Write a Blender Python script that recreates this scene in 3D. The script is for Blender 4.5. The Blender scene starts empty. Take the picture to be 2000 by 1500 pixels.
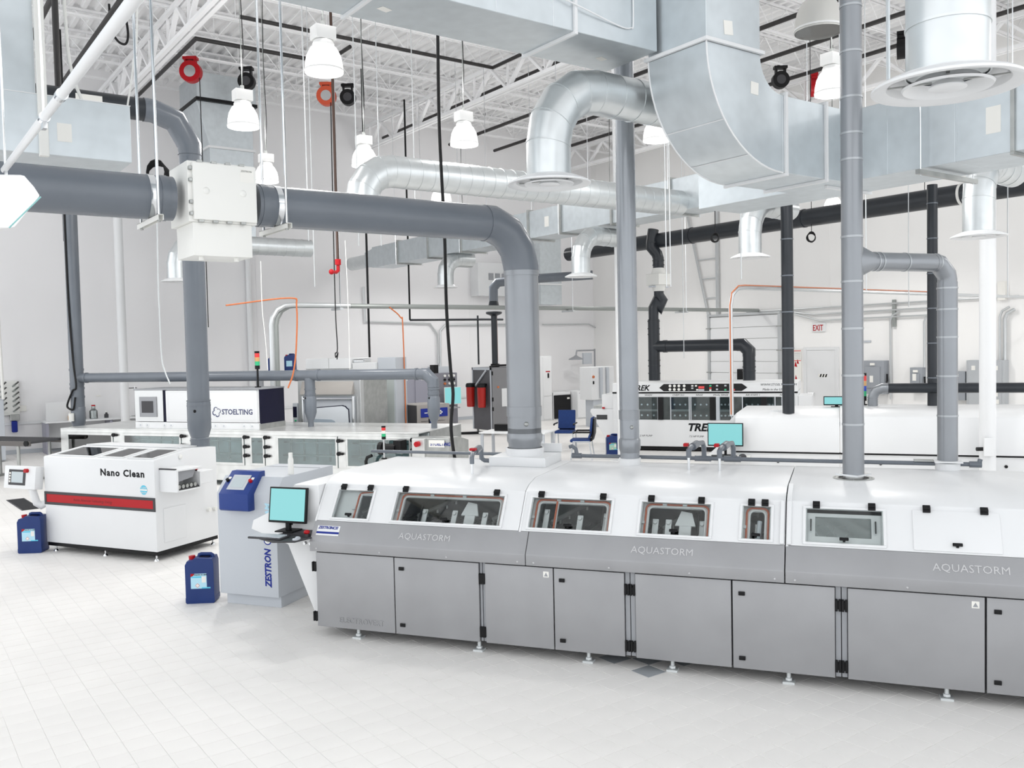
import bpy, bmesh, math, random
from mathutils import Matrix, Vector
random.seed(7)
R = math.radians
scene = bpy.context.scene
C = scene.collection

# ------------------------------------------------------------------ camera, world, exposure
# World: X and Y follow the building grid, Z up, origin on the floor under the camera.
cam_d = bpy.data.cameras.new('camera'); cam = bpy.data.objects.new('camera', cam_d); C.objects.link(cam)
cam_d.sensor_width = 36.0; cam_d.lens = 31.374; cam_d.clip_end = 200; cam_d.clip_start = 0.05
cam.matrix_world = Matrix(((0.810361, 0.041226, -0.584478, 0.0000), (-0.585531, 0.020166, -0.810399, 0.0000), (-0.021623, 0.998946, 0.040481, 2.6680), (0, 0, 0, 1)))
scene.camera = cam
scene.view_settings.view_transform = 'Standard'; scene.view_settings.look = 'None'
scene.view_settings.gamma = 1.0; scene.view_settings.use_curve_mapping = False
scene.view_settings.exposure = 0.10
w = bpy.data.worlds.new('daylight'); scene.world = w; w.use_nodes = True
bg = w.node_tree.nodes['Background']; bg.inputs[0].default_value = (0.96, 0.98, 1.0, 1); bg.inputs[1].default_value = 1.65
scene.cycles.max_bounces = 6; scene.cycles.diffuse_bounces = 4; scene.cycles.glossy_bounces = 2; scene.cycles.transmission_bounces = 4; scene.cycles.transparent_max_bounces = 6
LAMP_POWER = 165.0

# ------------------------------------------------------------------ materials
MATS = {}
def mat(name, col, rough=.5, metal=0.0, var=0.012, scale=1.5, bump=0.0, bscale=200.0, spec=.5, emit=0.0, ecol=None, alpha=None, coat=0.0, aniso=None):
    if name in MATS: return MATS[name]
    m = bpy.data.materials.new(name); m.use_nodes = True
    nt = m.node_tree; N = nt.nodes; L = nt.links; b = N['Principled BSDF']
    tc = N.new('ShaderNodeTexCoord')
    nz = N.new('ShaderNodeTexNoise'); nz.inputs['Scale'].default_value = scale; nz.inputs['Detail'].default_value = 1.5
    L.new(tc.outputs['Object'], nz.inputs['Vector'])
    if aniso:
        mp = N.new('ShaderNodeMapping'); mp.inputs['Scale'].default_value = aniso
        L.new(tc.outputs['Object'], mp.inputs['Vector']); L.new(mp.outputs['Vector'], nz.inputs['Vector'])
    cr = N.new('ShaderNodeValToRGB')
    lo = [max(0, c*(1-var)) for c in col]; hi = [min(1, c*(1+var)) for c in col]
    cr.color_ramp.elements[0].color = (*lo, 1); cr.color_ramp.elements[1].color = (*hi, 1)
    cr.color_ramp.elements[0].position = .3; cr.color_ramp.elements[1].position = .7
    L.new(nz.outputs['Fac'], cr.inputs['Fac']); L.new(cr.outputs['Color'], b.inputs['Base Color'])
    b.inputs['Roughness'].default_value = rough; b.inputs['Metallic'].default_value = metal
    b.inputs['Specular IOR Level'].default_value = spec
    if coat: b.inputs['Coat Weight'].default_value = coat
    if bump:
        n2 = N.new('ShaderNodeTexNoise'); n2.inputs['Scale'].default_value = bscale; n2.inputs['Detail'].default_value = 1.0
        L.new(tc.outputs['Object'], n2.inputs['Vector'])
        bp = N.new('ShaderNodeBump'); bp.inputs['Strength'].default_value = bump; bp.inputs['Distance'].default_value = .01
        L.new(n2.outputs['Fac'], bp.inputs['Height']); L.new(bp.outputs['Normal'], b.inputs['Normal'])
    if emit:
        b.inputs['Emission Color'].default_value = (*(ecol or col), 1); b.inputs['Emission Strength'].default_value = emit; m.cycles.emission_sampling = 'NONE'
    MATS[name] = m
    return m
def glass(name, tint=(.9, .96, .95), opac=.12, rough=.03):
    if name in MATS: return MATS[name]
    m = bpy.data.materials.new(name); m.use_nodes = True
    nt = m.node_tree; N = nt.nodes; L = nt.links
    for n in list(N): N.remove(n)
    out = N.new('ShaderNodeOutputMaterial'); mx = N.new('ShaderNodeMixShader')
    tr = N.new('ShaderNodeBsdfTransparent'); tr.inputs[0].default_value = (*tint, 1)
    gl = N.new('ShaderNodeBsdfGlossy'); gl.inputs['Roughness'].default_value = rough; gl.inputs[0].default_value = (1, 1, 1, 1)
    fr = N.new('ShaderNodeFresnel'); fr.inputs['IOR'].default_value = 1.45
    ad = N.new('ShaderNodeMath'); ad.operation = 'ADD'; ad.inputs[1].default_value = opac
    L.new(fr.outputs[0], ad.inputs[0]); L.new(ad.outputs[0], mx.inputs[0])
    L.new(tr.outputs[0], mx.inputs[1]); L.new(gl.outputs[0], mx.inputs[2]); L.new(mx.outputs[0], out.inputs[0])
    MATS[name] = m
    return m

WHITE = mat('white_enamel', (.76, .77, .78), .35)
SOFTWHITE = mat('white_powder_coat', (.74, .75, .76), .5)
CREAM = mat('cream_enamel', (.80, .80, .77), .4)
OFFW = mat('off_white_plastic', (.78, .78, .75), .45)
GREYP = mat('grey_hammer_paint', (.33, .333, .345), .38, .3, .04, 3, .08, 900)
GREYM = mat('mid_grey_paint', (.30, .31, .33), .45, .0)
GREYL = mat('light_grey_paint', (.50, .53, .57), .45)
GREYD = mat('dark_grey_paint', (.055, .055, .06), .5, spec=.3)
LAV = mat('lavender_grey_paint', (.30, .30, .36), .45)
BLACK = mat('black_plastic', (.006, .006, .007), .45, spec=.25)
RUBBER = mat('black_rubber', (.010, .010, .011), .6, spec=.3)
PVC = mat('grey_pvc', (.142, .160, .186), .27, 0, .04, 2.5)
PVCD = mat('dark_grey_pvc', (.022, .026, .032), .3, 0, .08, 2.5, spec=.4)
GALV = mat('galvanised_sheet', (.60, .645, .67), .40, .70, .045, 7, .03, 60)
SPIRAL = mat('spiral_galvanised', (.64, .67, .68), .32, .8, .04, 7)
SILVER = mat('silver_painted_steel', (.27, .285, .305), .30, .5, .03, 3)
SEAM = mat('seam_silver', (.40, .42, .44), .3, .5)
STEEL = mat('brushed_steel', (.62, .63, .63), .32, .85, .08, 30, aniso=(2, 2, 60))
STEELD = mat('dull_stainless', (.40, .41, .40), .38, .7, .1, 8)
CHROME = mat('chrome', (.8, .82, .84), .15, 1.0)
CONDUIT = mat('emt_conduit', (.58, .60, .61), .35, .7)
CONDUITD = mat('weathered_conduit', (.32, .34, .33), .45, .5)
BLUE = mat('blue_hdpe', (.011, .034, .155), .42, 0, .06, 5, spec=.35)
BLUEP = mat('blue_panel_paint', (.016, .045, .22), .4, spec=.35)
NAVY = mat('navy_panel', (.006, .006, .024), .5, spec=.2)
CHAIRB = mat('blue_fabric', (.008, .034, .15), .85, 0, .15, 60)
RED = mat('red_plastic', (.42, .004, .010), .4, spec=.3)
REDC = mat('red_canister', (.40, .012, .008), .3)
ORANGE = mat('orange_gasket', (.55, .12, .045), .55)
ORANGEC = mat('orange_flex', (.55, .15, .045), .5)
COPPER = mat('copper_pipe', (.55, .22, .12), .35, .8)
TEALS = mat('teal_screen', (.02, .05, .05), .25, emit=.74, ecol=(.30, .78, .80))
LCD = mat('grey_lcd', (.40, .45, .47), .2, emit=.15, ecol=(.5, .6, .65))
GREENL = mat('green_lens', (.03, .45, .20), .3)
AMBERL = mat('amber_lens', (.60, .34, .14), .3)
REDL = mat('red_lens', (.70, .04, .04), .3)
BLUEL = mat('blue_lens', (.03, .08, .45), .3)
PAPER = mat('paper_label', (.82, .81, .77), .7)
LABELB = mat('pale_blue_label', (.45, .72, .84), .6)
LABELG = mat('pale_green_label', (.40, .66, .52), .6)
INKB = mat('blue_ink', (.015, .03, .24), .5, spec=.2)
INKK = mat('black_ink', (.008, .008, .010), .5, spec=.2)
INKC = mat('cyan_ink', (.10, .55, .75), .5)
SILVT = mat('silver_lettering', (.55, .55, .56), .4, .3)
GLASS = glass('clear_glass', (.97, .99, .985), .0)
ZINC = mat('zinc_plate', (.66, .69, .70), .4, .25)
GLASST = glass('tinted_glass', (.74, .84, .85), .10)
CHAMBER = mat('dark_wash_chamber', (.045, .055, .056), .4, .4, .35, 3)

# ------------------------------------------------------------------ objects and meshes
OFF = {}
MACH = -55.99                       # heading of the process lines against the building grid
def MW(s, t, z=0.0):                # process-line frame (along, across) to world
    c, n = math.cos(R(MACH)), math.sin(R(MACH)); return (c*s - n*t, n*s + c*t, z)
def props(o, label=None, cat=None, group=None, kind=None):
    if label: o['label'] = label
    if cat: o['category'] = cat
    if group: o['group'] = group
    if kind: o['kind'] = kind
    return o
def thing(name, label, cat, base, rot=0.0, group=None, kind=None):
    """Empty at a thing's base. base is given in the frame turned by rot degrees; parts are given in that same frame."""
    o = bpy.data.objects.new(name, None); o.empty_display_size = .1; C.objects.link(o)
    c, n = math.cos(R(rot)), math.sin(R(rot)); x, y, z = base
    o.location = (c*x - n*y, n*x + c*y, z); o.rotation_euler = (0, 0, R(rot))
    OFF[o.name] = Vector(base)
    return props(o, label, cat, group, kind)
def mthing(name, label, cat, s, t, z=0.0, group=None): return thing(name, label, cat, (s, t, z), MACH, group)

def _basis(d):
    d = d.normalized(); a = Vector((0, 0, 1)) if abs(d.z) < .9 else Vector((1, 0, 0))
    u = d.cross(a).normalized(); return u, d.cross(u).normalized()
class MB:
    def __init__(s): s.v = []; s.f = []
    def add(s, vs, fs):
        k = len(s.v); s.v += [tuple(p) for p in vs]; s.f += [tuple(i+k for i in f) for f in fs]; return s
    def box(s, x0, x1, y0, y1, z0, z1):
        return s.add([(x0,y0,z0),(x1,y0,z0),(x1,y1,z0),(x0,y1,z0),(x0,y0,z1),(x1,y0,z1),(x1,y1,z1),(x0,y1,z1)],
                     [(0,3,2,1),(4,5,6,7),(0,1,5,4),(1,2,6,5),(2,3,7,6),(3,0,4,7)])
    def obox(s, o, u, v, n, a0, a1, b0, b1, c0, c1):
        o, u, v, n = Vector(o), Vector(u), Vector(v), Vector(n)
        P = lambda a, b, c: o + u*a + v*b + n*c
        return s.add([P(a0,b0,c0),P(a1,b0,c0),P(a1,b1,c0),P(a0,b1,c0),P(a0,b0,c1),P(a1,b0,c1),P(a1,b1,c1),P(a0,b1,c1)],
                     [(0,3,2,1),(4,5,6,7),(0,1,5,4),(1,2,6,5),(2,3,7,6),(3,0,4,7)])
    def tube(s, pts, r, n=16, caps=True, closed=False):
        pts = [Vector(p) for p in pts]; m = len(pts); rs = r if isinstance(r, (list, tuple)) else [r]*m
        dirs = [(pts[(i+1) % m]-pts[i]).normalized() for i in range(m if closed else m-1)]
        u, _ = _basis(dirs[0]); rings = []; prev = dirs[0]
        for i in range(m):
            din = dirs[i-1] if (i > 0 or closed) else dirs[0]
            dout = dirs[i] if (i < m-1 or closed) else dirs[-1]
            if i > 0: u = prev.rotation_difference(din) @ u
            vv = din.cross(u).normalized(); u = vv.cross(din).normalized()
            pl = din + dout; pl = pl.normalized() if pl.length > 1e-4 else din
            ring = []
            for k in range(n):
                a = 2*math.pi*k/n; q = u*math.cos(a)*rs[i] + vv*math.sin(a)*rs[i]
                dn = din.dot(pl); q = q - din*(q.dot(pl)/max(dn, .3))
                ring.append(pts[i]+q)
            rings.append(ring); prev = din
        vs = [p for rg in rings for p in rg]; fs = []
        for i in range(m if closed else m-1):
            j = (i+1) % m
            for k in range(n):
                fs.append((i*n+k, i*n+(k+1) % n, j*n+(k+1) % n, j*n+k))
        if caps and not closed: fs += [tuple(range(n))[::-1], tuple((m-1)*n+k for k in range(n))]
        return s.add(vs, fs)
    def cyl(s, p0, p1, r0, r1=None, n=20, caps=True): return s.tube([p0, p1], [r0, r0 if r1 is None else r1], n, caps)
    def lathe(s, c, prof, n=28, axis=(0, 0, 1), caps=False):
        c = Vector(c); ax = Vector(axis).normalized(); u, v = _basis(ax); m = len(prof); vs = []; fs = []
        for r, z in prof:
            for k in range(n):
                a = 2*math.pi*k/n; vs.append(c + ax*z + (u*math.cos(a)+v*math.sin(a))*r)
        for i in range(m-1):
            for k in range(n): fs.append((i*n+k, i*n+(k+1) % n, (i+1)*n+(k+1) % n, (i+1)*n+k))
        if caps: fs += [tuple(range(n))[::-1], tuple((m-1)*n+k for k in range(n))]
        return s.add(vs, fs)
    def prism(s, poly, axis, lo, hi):
        m = len(poly)
        def P(a, b, h): return {'x': (h, a, b), 'y': (a, h, b), 'z': (a, b, h)}[axis]
        vs = [P(a, b, lo) for a, b in poly] + [P(a, b, hi) for a, b in poly]
        return s.add(vs, [tuple(range(m))[::-1], tuple(range(m, 2*m))] + [(i, (i+1) % m, (i+1) % m+m, i+m) for i in range(m)])
    def ball(s, c, r, n=14, sq=(1, 1, 1)):
        c = Vector(c); vs = [c+Vector((0, 0, -r*sq[2]))]; m = n//2
        for i in range(1, m):
            t = -math.pi/2+math.pi*i/m
            for k in range(n):
                a = 2*math.pi*k/n; vs.append(c+Vector((math.cos(a)*math.cos(t)*r*sq[0], math.sin(a)*math.cos(t)*r*sq[1], math.sin(t)*r*sq[2])))
        vs.append(c+Vector((0, 0, r*sq[2]))); fs = []; top = len(vs)-1
        for k in range(n): fs.append((0, 1+(k+1) % n, 1+k))
        for i in range(m-2):
            for k in range(n): fs.append((1+i*n+k, 1+i*n+(k+1) % n, 1+(i+1)*n+(k+1) % n, 1+(i+1)*n+k))
        for k in range(n): fs.append((top, 1+(m-2)*n+k, 1+(m-2)*n+(k+1) % n))
        return s.add(vs, fs)
    def mesh(s, name, off, bev=0.0, seg=1, ang=35):
        me = bpy.data.meshes.new(name)
        me.from_pydata([(x-off[0], y-off[1], z-off[2]) for x, y, z in s.v], [], s.f)
        bm = bmesh.new(); bm.from_mesh(me)
        bmesh.ops.recalc_face_normals(bm, faces=bm.faces)
        if bev:
            ed = [e for e in bm.edges if len(e.link_faces) == 2 and e.calc_face_angle(0) > R(30)]
            bmesh.ops.bevel(bm, geom=ed, offset=bev, segments=seg, profile=.6, affect='EDGES', clamp_overlap=True)
        bm.to_mesh(me); bm.free()
        me.polygons.foreach_set('use_smooth', [True]*len(me.polygons)); me.set_sharp_from_angle(angle=R(ang))
        return me
    def part(s, name, m, parent, bev=0.0, seg=1, label=None, kind=None, ang=35):
        off = OFF[parent.name]; o = bpy.data.objects.new(name, s.mesh(name, off, bev, seg, ang)); o.data.materials.append(m)
        C.objects.link(o); o.parent = parent; OFF[o.name] = off
        return props(o, label, None, None, kind)
    def single(s, name, m, label, cat, group=None, bev=0.0, seg=1, rot=0.0, kind=None, ang=35):
        """A thing that is one mesh: vertices in the frame turned by rot; the origin goes to the foot of its box."""
        lo = [min(p[i] for p in s.v) for i in range(3)]; hi = [max(p[i] for p in s.v) for i in range(3)]
        b = ((lo[0]+hi[0])/2, (lo[1]+hi[1])/2, lo[2])
        o = bpy.data.objects.new(name, s.mesh(name, b, bev, seg, ang)); o.data.materials.append(m); C.objects.link(o)
        c, n = math.cos(R(rot)), math.sin(R(rot)); o.location = (c*b[0]-n*b[1], n*b[0]+c*b[1], b[2]); o.rotation_euler = (0, 0, R(rot))
        OFF[o.name] = Vector(b)
        return props(o, label, cat, group, kind)
def text(body, size, o, u, v, parent, m, name='lettering', ext=.001, align='LEFT', shear=0.0, space=1.0, bold=0.0, sx=1.0):
    cu = bpy.data.curves.new(name, 'FONT'); cu.body = body; cu.size = size; cu.extrude = ext; cu.align_x = align; cu.shear = shear
    cu.space_character = space; cu.offset = bold; cu.resolution_u = 2
    to = bpy.data.objects.new(name, cu); C.objects.link(to)
    me = bpy.data.meshes.new_from_object(to); bpy.data.objects.remove(to); bpy.data.curves.remove(cu)
    o, u, v = Vector(o), Vector(u).normalized(), Vector(v).normalized(); n = u.cross(v)
    off = OFF[parent.name]
    for p in me.vertices: p.co = o - off + u*p.co.x*sx + v*p.co.y + n*p.co.z
    ob = bpy.data.objects.new(name, me); me.materials.clear(); me.materials.append(m); C.objects.link(ob); ob.parent = parent; OFF[ob.name] = off
    return ob
def arc(c, a0, a1, r, u, v, n=5):
    c, u, v = Vector(c), Vector(u), Vector(v)
    return [c+u*math.cos(R(a0+(a1-a0)*i/n))*r+v*math.sin(R(a0+(a1-a0)*i/n))*r for i in range(n+1)]
def band(p, d, r, w, over=.008, n=24):
    p, d = Vector(p), Vector(d).normalized(); m = MB()
    return m.lathe(p-d*w/2, [(r-.004, 0), (r+over, 0), (r+over, w), (r-.004, w)], n, d)
def sm(pts, k=5):
    P = [Vector(p) for p in pts]; P = [P[0]*2-P[1]]+P+[P[-1]*2-P[-2]]; out = []
    for i in range(1, len(P)-2):
        a, b, c, d = P[i-1:i+3]
        for j in range(k):
            t = j/k; out.append(.5*((2*b)+(c-a)*t+(2*a-5*b+4*c-d)*t*t+(3*b-a-3*c+d)*t**3))
    return out+[P[-2]]
def copy_tree(o, parent=None):
    c = o.copy(); C.objects.link(c)
    if parent is not None: c.parent = parent
    OFF[c.name] = OFF.get(o.name, Vector((0, 0, 0)))
    for ch in list(o.children): copy_tree(ch, c)
    return c

# ------------------------------------------------------------------ floor and its tiles
TILE = .2032; TOX, TOY = (5.182, 5.321)
FLOORM = mat('grout', (.88, .87, .855), .8, 0, .05, 4)
TILEM = mat('porcelain_tile', (.82, .805, .785), .52, 0, .02, 3, .08, 240)
TILED = mat('blue_grey_tile', (.36, .385, .41), .5, 0, .05, 3, .12, 240)
floor = MB().box(-9, 24.7, -9, 28.3, -.20, -.003).single('floor', FLOORM, None, None, kind='structure')
def tile_mesh(name):
    return MB().box(-.1005, .1005, -.1005, .1005, -.012, 0).mesh(name, (0, 0, 0), .0012)
tme = tile_mesh('floor_tile'); tme.materials.append(TILEM)
tmd = tile_mesh('floor_tile_grey'); tmd.materials.append(TILED)
DARK = {(0, -1), (-1, 0), (-2, -1), (-1, 2), (0, 1)}
inv = cam.matrix_world.inverted(); cells = []
for i in range(-150, 60):
    for j in range(-70, 120):
        x = TOX - 0 + (j+.5)*TILE; y = TOY - (i+.5)*TILE
        if not (-4 < x < 24.6 and -1 < y < 28.2): continue
        p = inv @ Vector((x, y, 0)); d = -p.z
        if d < 1: vis = False
        else:
            px = 1000+1743*p.x/d; py = 750-1743*p.y/d; vis = -20 < px < 2020 and 0 < py < 1510
        cells.append((d if vis else 1e6+d, i, j, x, y))
cells.sort(); rest = []
for k, (d, i, j, x, y) in enumerate(cells):
    if k < 300 or ((i, j) in DARK and d < 1e6):
        o = bpy.data.objects.new('floor_tile', tmd if (i, j) in DARK else tme); C.objects.link(o); o.parent = floor
        o.location = (x-OFF[floor.name][0], y-OFF[floor.name][1], -OFF[floor.name][2]); OFF[o.name] = OFF[floor.name]
    else: rest.append((x, y))
vs = []; fs = []
for x, y in rest:
    k = len(vs); a, b = .1005, .0993
    vs += [(x-a, y-a, -.006), (x+a, y-a, -.006), (x+a, y+a, -.006), (x-a, y+a, -.006), (x-b, y-b, 0), (x+b, y-b, 0), (x+b, y+b, 0), (x-b, y+b, 0)]
    fs += [(k+4, k+5, k+6, k+7), (k, k+1, k+5, k+4), (k+1, k+2, k+6, k+5), (k+2, k+3, k+7, k+6), (k+3, k, k+4, k+7)]
me = bpy.data.meshes.new('floor_tile_field'); me.from_pydata([(a-OFF[floor.name][0], b-OFF[floor.name][1], c-OFF[floor.name][2]) for a, b, c in vs], [], fs)
me.materials.append(TILEM); o = bpy.data.objects.new('floor_tile_field', me); C.objects.link(o); o.parent = floor; o['kind'] = 'stuff'
# drain grating by the conveyor
g = thing('drain_grating', 'dark slotted floor drain running past the white cleaner', 'drain', (3.101, 18.306, 0.000), 2.80)
b0 = OFF[g.name]
MB().box(b0[0]-.14, b0[0]+.14, b0[1]-.75, b0[1]+.75, .001, .004).part('drain_pit', BLACK, g)
m = MB()
for k in range(38): m.box(b0[0]-.13, b0[0]+.13, b0[1]-.74+k*.04, b0[1]-.725+k*.04, .004, .008)
m.part('grate_bars', GREYD, g)
m = MB(); m.box(b0[0]-.15, b0[0]-.13, b0[1]-.76, b0[1]+.76, .001, .009); m.box(b0[0]+.13, b0[0]+.15, b0[1]-.76, b0[1]+.76, .001, .009); m.part('frame', GREYD, g)

# ------------------------------------------------------------------ walls
WALLM = mat('painted_wall', (.83, .825, .835), .75, 0, .02, .4)
WALLR = mat('painted_wall_warm', (.87, .865, .855), .75, 0, .02, .4)
CEILM = mat('painted_deck', (.88, .88, .885), .6, 0, .04, 1.2)
JOISTM = mat('painted_joist', (.88, .88, .89), .5)
DECKZ = 11.0
wall_back = MB().box(-9, 25.0, 28.3, 28.6, -.2, DECKZ+.2).single('wall_back', WALLM, None, None, kind='structure')
wall_right = MB().box(24.7, 25.0, -9, 28.3, -.2, DECKZ+.2).single('wall_right', WALLR, None, None, kind='structure')
MB().box(-9, 24.68, 28.265, 28.3, .82, .90).single('trim_1', SOFTWHITE, None, None, kind='structure', bev=.004)
MB().box(-9, 24.68, 28.285, 28.3, .0, .12).single('baseboard_back', GREYL, None, None, kind='structure')
MB().box(24.685, 24.7, -9, 28.2, .0, .12).single('baseboard_right', GREYL, None, None, kind='structure')
# panel joints of the wall: shallow cover strips
for k, x in enumerate((2.0, 10.3, 18.5)):
    MB().box(x-.012, x+.012, 28.292, 28.3, .9, DECKZ).single('trim_%d' % (k+2), WALLM, None, None, kind='structure')
for k, y in enumerate((24.3, 17.0, 9.5)):
    MB().box(24.692, 24.7, y-.012, y+.012, .9, DECKZ).single('trim_%d' % (k+5), WALLR, None, None, kind='structure')

# ------------------------------------------------------------------ roof: ribbed deck, bar joists, truss girders
pts = []; x = -9.0
while x < 24.7: pts += [(x, DECKZ), (x+.10, DECKZ), (x+.135, DECKZ+.075), (x+.265, DECKZ+.075)]; x += .30
m = MB(); n = len(pts)
m.add([(a, -9, b) for a, b in pts]+[(a, 28.3, b) for a, b in pts], [(i, i+1, n+i+1, n+i) for i in range(n-1)])
m.box(-9, 24.7, -9, 28.3, DECKZ+.10, DECKZ+.14)
ceiling = m.single('ceiling', CEILM, None, None, kind='structure', ang=20)
def joist(y, x0, x1, zt, zb):
    m = MB()
    for dy in (-.045, .045):
        m.box(x0, x1, y+dy-.02, y+dy+.02, zt-.05, zt); m.box(x0, x1, y+dy-.018, y+dy+.018, zb, zb+.045)
    j = m.part('roof_joist', JOISTM, ceiling)
    wbm = MB(); n = int((x1-x0)/1.1); dx = (x1-x0)/n
    for k in range(n):
        a = x0+k*dx
        wbm.tube([(a, y, zt-.03), (a+dx*.5, y, zb+.03)], .014, 6); wbm.tube([(a+dx*.5, y, zb+.03), (a+dx, y, zt-.03)], .014, 6)
        wbm.tube([(a+dx*.5, y, zb+.03), (a+dx*.5, y, zt-.03)], .011, 6)
    wbm.part('web', JOISTM, j)
y = 3.4
while y < 28.2: joist(y, -2.4, 24.6, DECKZ-.005, DECKZ-.72); y += 1.55
def girder(x, y0, y1, zt, zb):
    m = MB()
    for dx in (-.07, .07):
        m.box(x+dx-.045, x+dx+.045, y0, y1, zt-.09, zt); m.box(x+dx-.05, x+dx+.05, y0, y1, zb, zb+.09)
    j = m.part('truss_girder', JOISTM, ceiling); wbm = MB(); n = int((y1-y0)/1.55); dy = (y1-y0)/n
    for k in range(n):
        a = y0+k*dy
        for p, q in (((x, a, zt-.05), (x, a+dy/2, zb+.05)), ((x, a+dy/2, zb+.05), (x, a+dy, zt-.05))):
            p, q = Vector(p), Vector(q); d = (q-p).normalized(); u = Vector((1, 0, 0)); v = d.cross(u)
            wbm.obox(p, d, u, v, 0, (q-p).length, -.05, .05, -.035, .035)
        wbm.box(x-.03, x+.03, a+dy/2-.02, a+dy/2+.02, zb+.05, zt-.05)
    wbm.part('web', JOISTM, j)
for x in (5.8, 14.07, 22.4): girder(x, 1.0, 28.2, DECKZ-.70, 9.48)
# bridging between the joists
m = MB()
for x in (1.6, 9.9, 18.2):
    m.tube([(x, 4, DECKZ-.69), (x, 28, DECKZ-.69)], .018, 6); m.tube([(x, 4, DECKZ-.06), (x, 28, DECKZ-.06)], .018, 6)
m.part('bridging', JOISTM, ceiling)

# ------------------------------------------------------------------ columns
def column(x, y, r, label, z1=9.48):
    t = thing('column', label, 'column', (x, y, 0), 0, 'white steel pipe columns')
    MB().cyl((x, y, .02), (x, y, z1), r, n=28).part('shaft', WHITE, t)
    MB().box(x-.2, x+.2, y-.2, y+.2, 0, .02).part('base_plate', WHITE, t)
    MB().box(x-.16, x+.16, y-.16, y+.16, z1-.02, z1).part('cap_plate', WHITE, t)
    return t
c1_ = column(14.07, 6.9, .118, 'white round steel column with a black valve knob in front of the second washer')
MB().obox((14.07-.10, 6.9-.09, .98), (.81, -.586, 0), (0, 0, 1), (-.586, -.81, 0), -.11, .05, -.14, .14, .0, .03).part('cover_plate', WHITE, c1_, .006)
MB().cyl((14.07-.15, 6.9-.02, .95), (14.07-.24, 6.9+.05, .95), .03, n=12).part('valve_knob', BLACK, c1_)
column(14.07, 15.19, .118, 'white round steel column with a blue jerrican at its foot')
column(5.8, 26.6, .118, 'white round steel column in front of the laboratory bench')

# ------------------------------------------------------------------ the long grey and white spray washer in front
A = mthing('inline_washer', 'long inline washer with grey doors and a row of white hooded inspection windows', 'machine', -1.2, 7.95)
S0, S1 = -4.66, 2.9
UPPER = [(-4.66, -2.622), (-2.616, -.412), (-.404, 2.9)]
MODS = [(-4.66, -2.528), (-2.522, -.412), (-.404, 2.9)]
ul = math.hypot(.20, .305); UT, UZ = .20/ul, .305/ul            # the window slope, as (across, up)
SU = Vector((0, UT, UZ)); SN = Vector((0, -UZ, UT)); SX = Vector((1, 0, 0)); SO = Vector((0, 7.21, 1.085))
def sb(m, s0, s1, v0, v1, d0, d1): return m.obox(SO, SX, SU, SN, s0, s1, v0*ul, v1*ul, d0, d1)
def sp(s, v, d=0.0): return SO + SX*s + SU*(v*ul) + SN*d
# lower carcass
m = MB(); m.box(S0+.03, S1, 7.17, 8.86, .105, .82); m.part('carcass', GREYD, A)
doors = [(-4.615, -3.803, 'l'), (-3.793, -2.972, 'r'), (-2.912, -2.292, 'l'), (-2.282, -1.678, 'r'), (-1.585, -.818, 'l'), (-.806, -.047, 'r'), (.046, .970, 'l'), (.984, 1.84, 'r'), (1.92, 2.88, 'l')]
for k, (a, b, h) in enumerate(doors):
    d = MB().box(a, b, 7.13, 7.158, .10, .797).part('door', GREYP, A, .004, 2)
    e = a if h == 'l' else b
    for z in (.66, .19):
        hb = MB(); w0 = e-.045 if h == 'l' else e+.002
        hb.box(w0, w0+.018, 7.122, 7.155, z-.045, z+.045); hb.box(w0+.025, w0+.043, 7.122, 7.155, z-.045, z+.045); hb.box(w0+.012, w0+.03, 7.128, 7.15, z-.03, z+.03)
        hb.part('hinge', BLACK, d, .003)
    if h == 'r':
        for z in (.70, .185):
            MB().box(a+.045, a+.095, 7.118, 7.132, z-.016, z+.016).part('latch', BLACK, d, .005, 2)
    if k in (2, 6):
        q = MB().box(b-.085, b-.035, 7.1285, 7.131, .715, .765).part('warning_label', PAPER, d)
        MB().prism([(b-.078, .723), (b-.042, .723), (b-.06, .757)], 'y', 7.1278, 7.1287).part('triangle', GREYM, d)
for a, b in ((-2.972, -2.912), (-1.678, -1.585), (-.047, .046), (1.84, 1.92)):
    mid = (a+b)/2
    for x0, x1 in ((a+.004, mid-.003), (mid+.003, b-.004)): MB().box(x0, x1, 7.15, 7.18, .105, .80).part('door_post', GREYM, A, .003)
text('ELECTROVERT', .072, (-4.385, 7.1295, .155), (1, 0, 0), (0, 0, 1), A, GREYP, 'embossed_lettering', .004)
# grey skirt, one bent panel to each module
for k, (a, b) in enumerate(MODS):
    sk = MB().prism([(7.10, .812), (7.10, .905), (7.205, 1.082), (7.235, 1.082), (7.235, .812)], 'x', a, b).part('skirt_panel', GREYP, A, .005, 2)
    m = MB(); n = 4 if k < 2 else 5
    for i in range(n):
        x = a+.07+(b-a-.14)*i/(n-1); m.ball((x, 7.10, .84), .009, 8)
    m.part('rivets', SILVT, sk)
gsu = Vector((0, .105, .177)).normalized()
for x0 in (-3.75, -1.62, .63):
    text('AQUASTORM', .082, Vector((x0, 7.138, .969))+Vector((0, -.86, .51))*.001, (1, 0, 0), gsu, A, SILVT, 'embossed_lettering', .003, space=1.02)
pl = MB().obox((0, 7.13, .955), (1, 0, 0), gsu, (0, -.86, .51), -4.61, -4.37, .005, .10, .001, .003).part('maker_plate', WHITE, A)
text('ZESTRON', .036, Vector((-4.60, 7.165, 1.0145))+Vector((0, -.86, .51))*.0035, (1, 0, 0), gsu, pl, INKB, ext=.0005, shear=.25, bold=.0015)
text('CSI', .036, Vector((-4.445, 7.165, 1.0145))+Vector((0, -.86, .51))*.0035, (1, 0, 0), gsu, pl, INKB, ext=.0005, shear=.25, bold=.0015)
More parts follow.
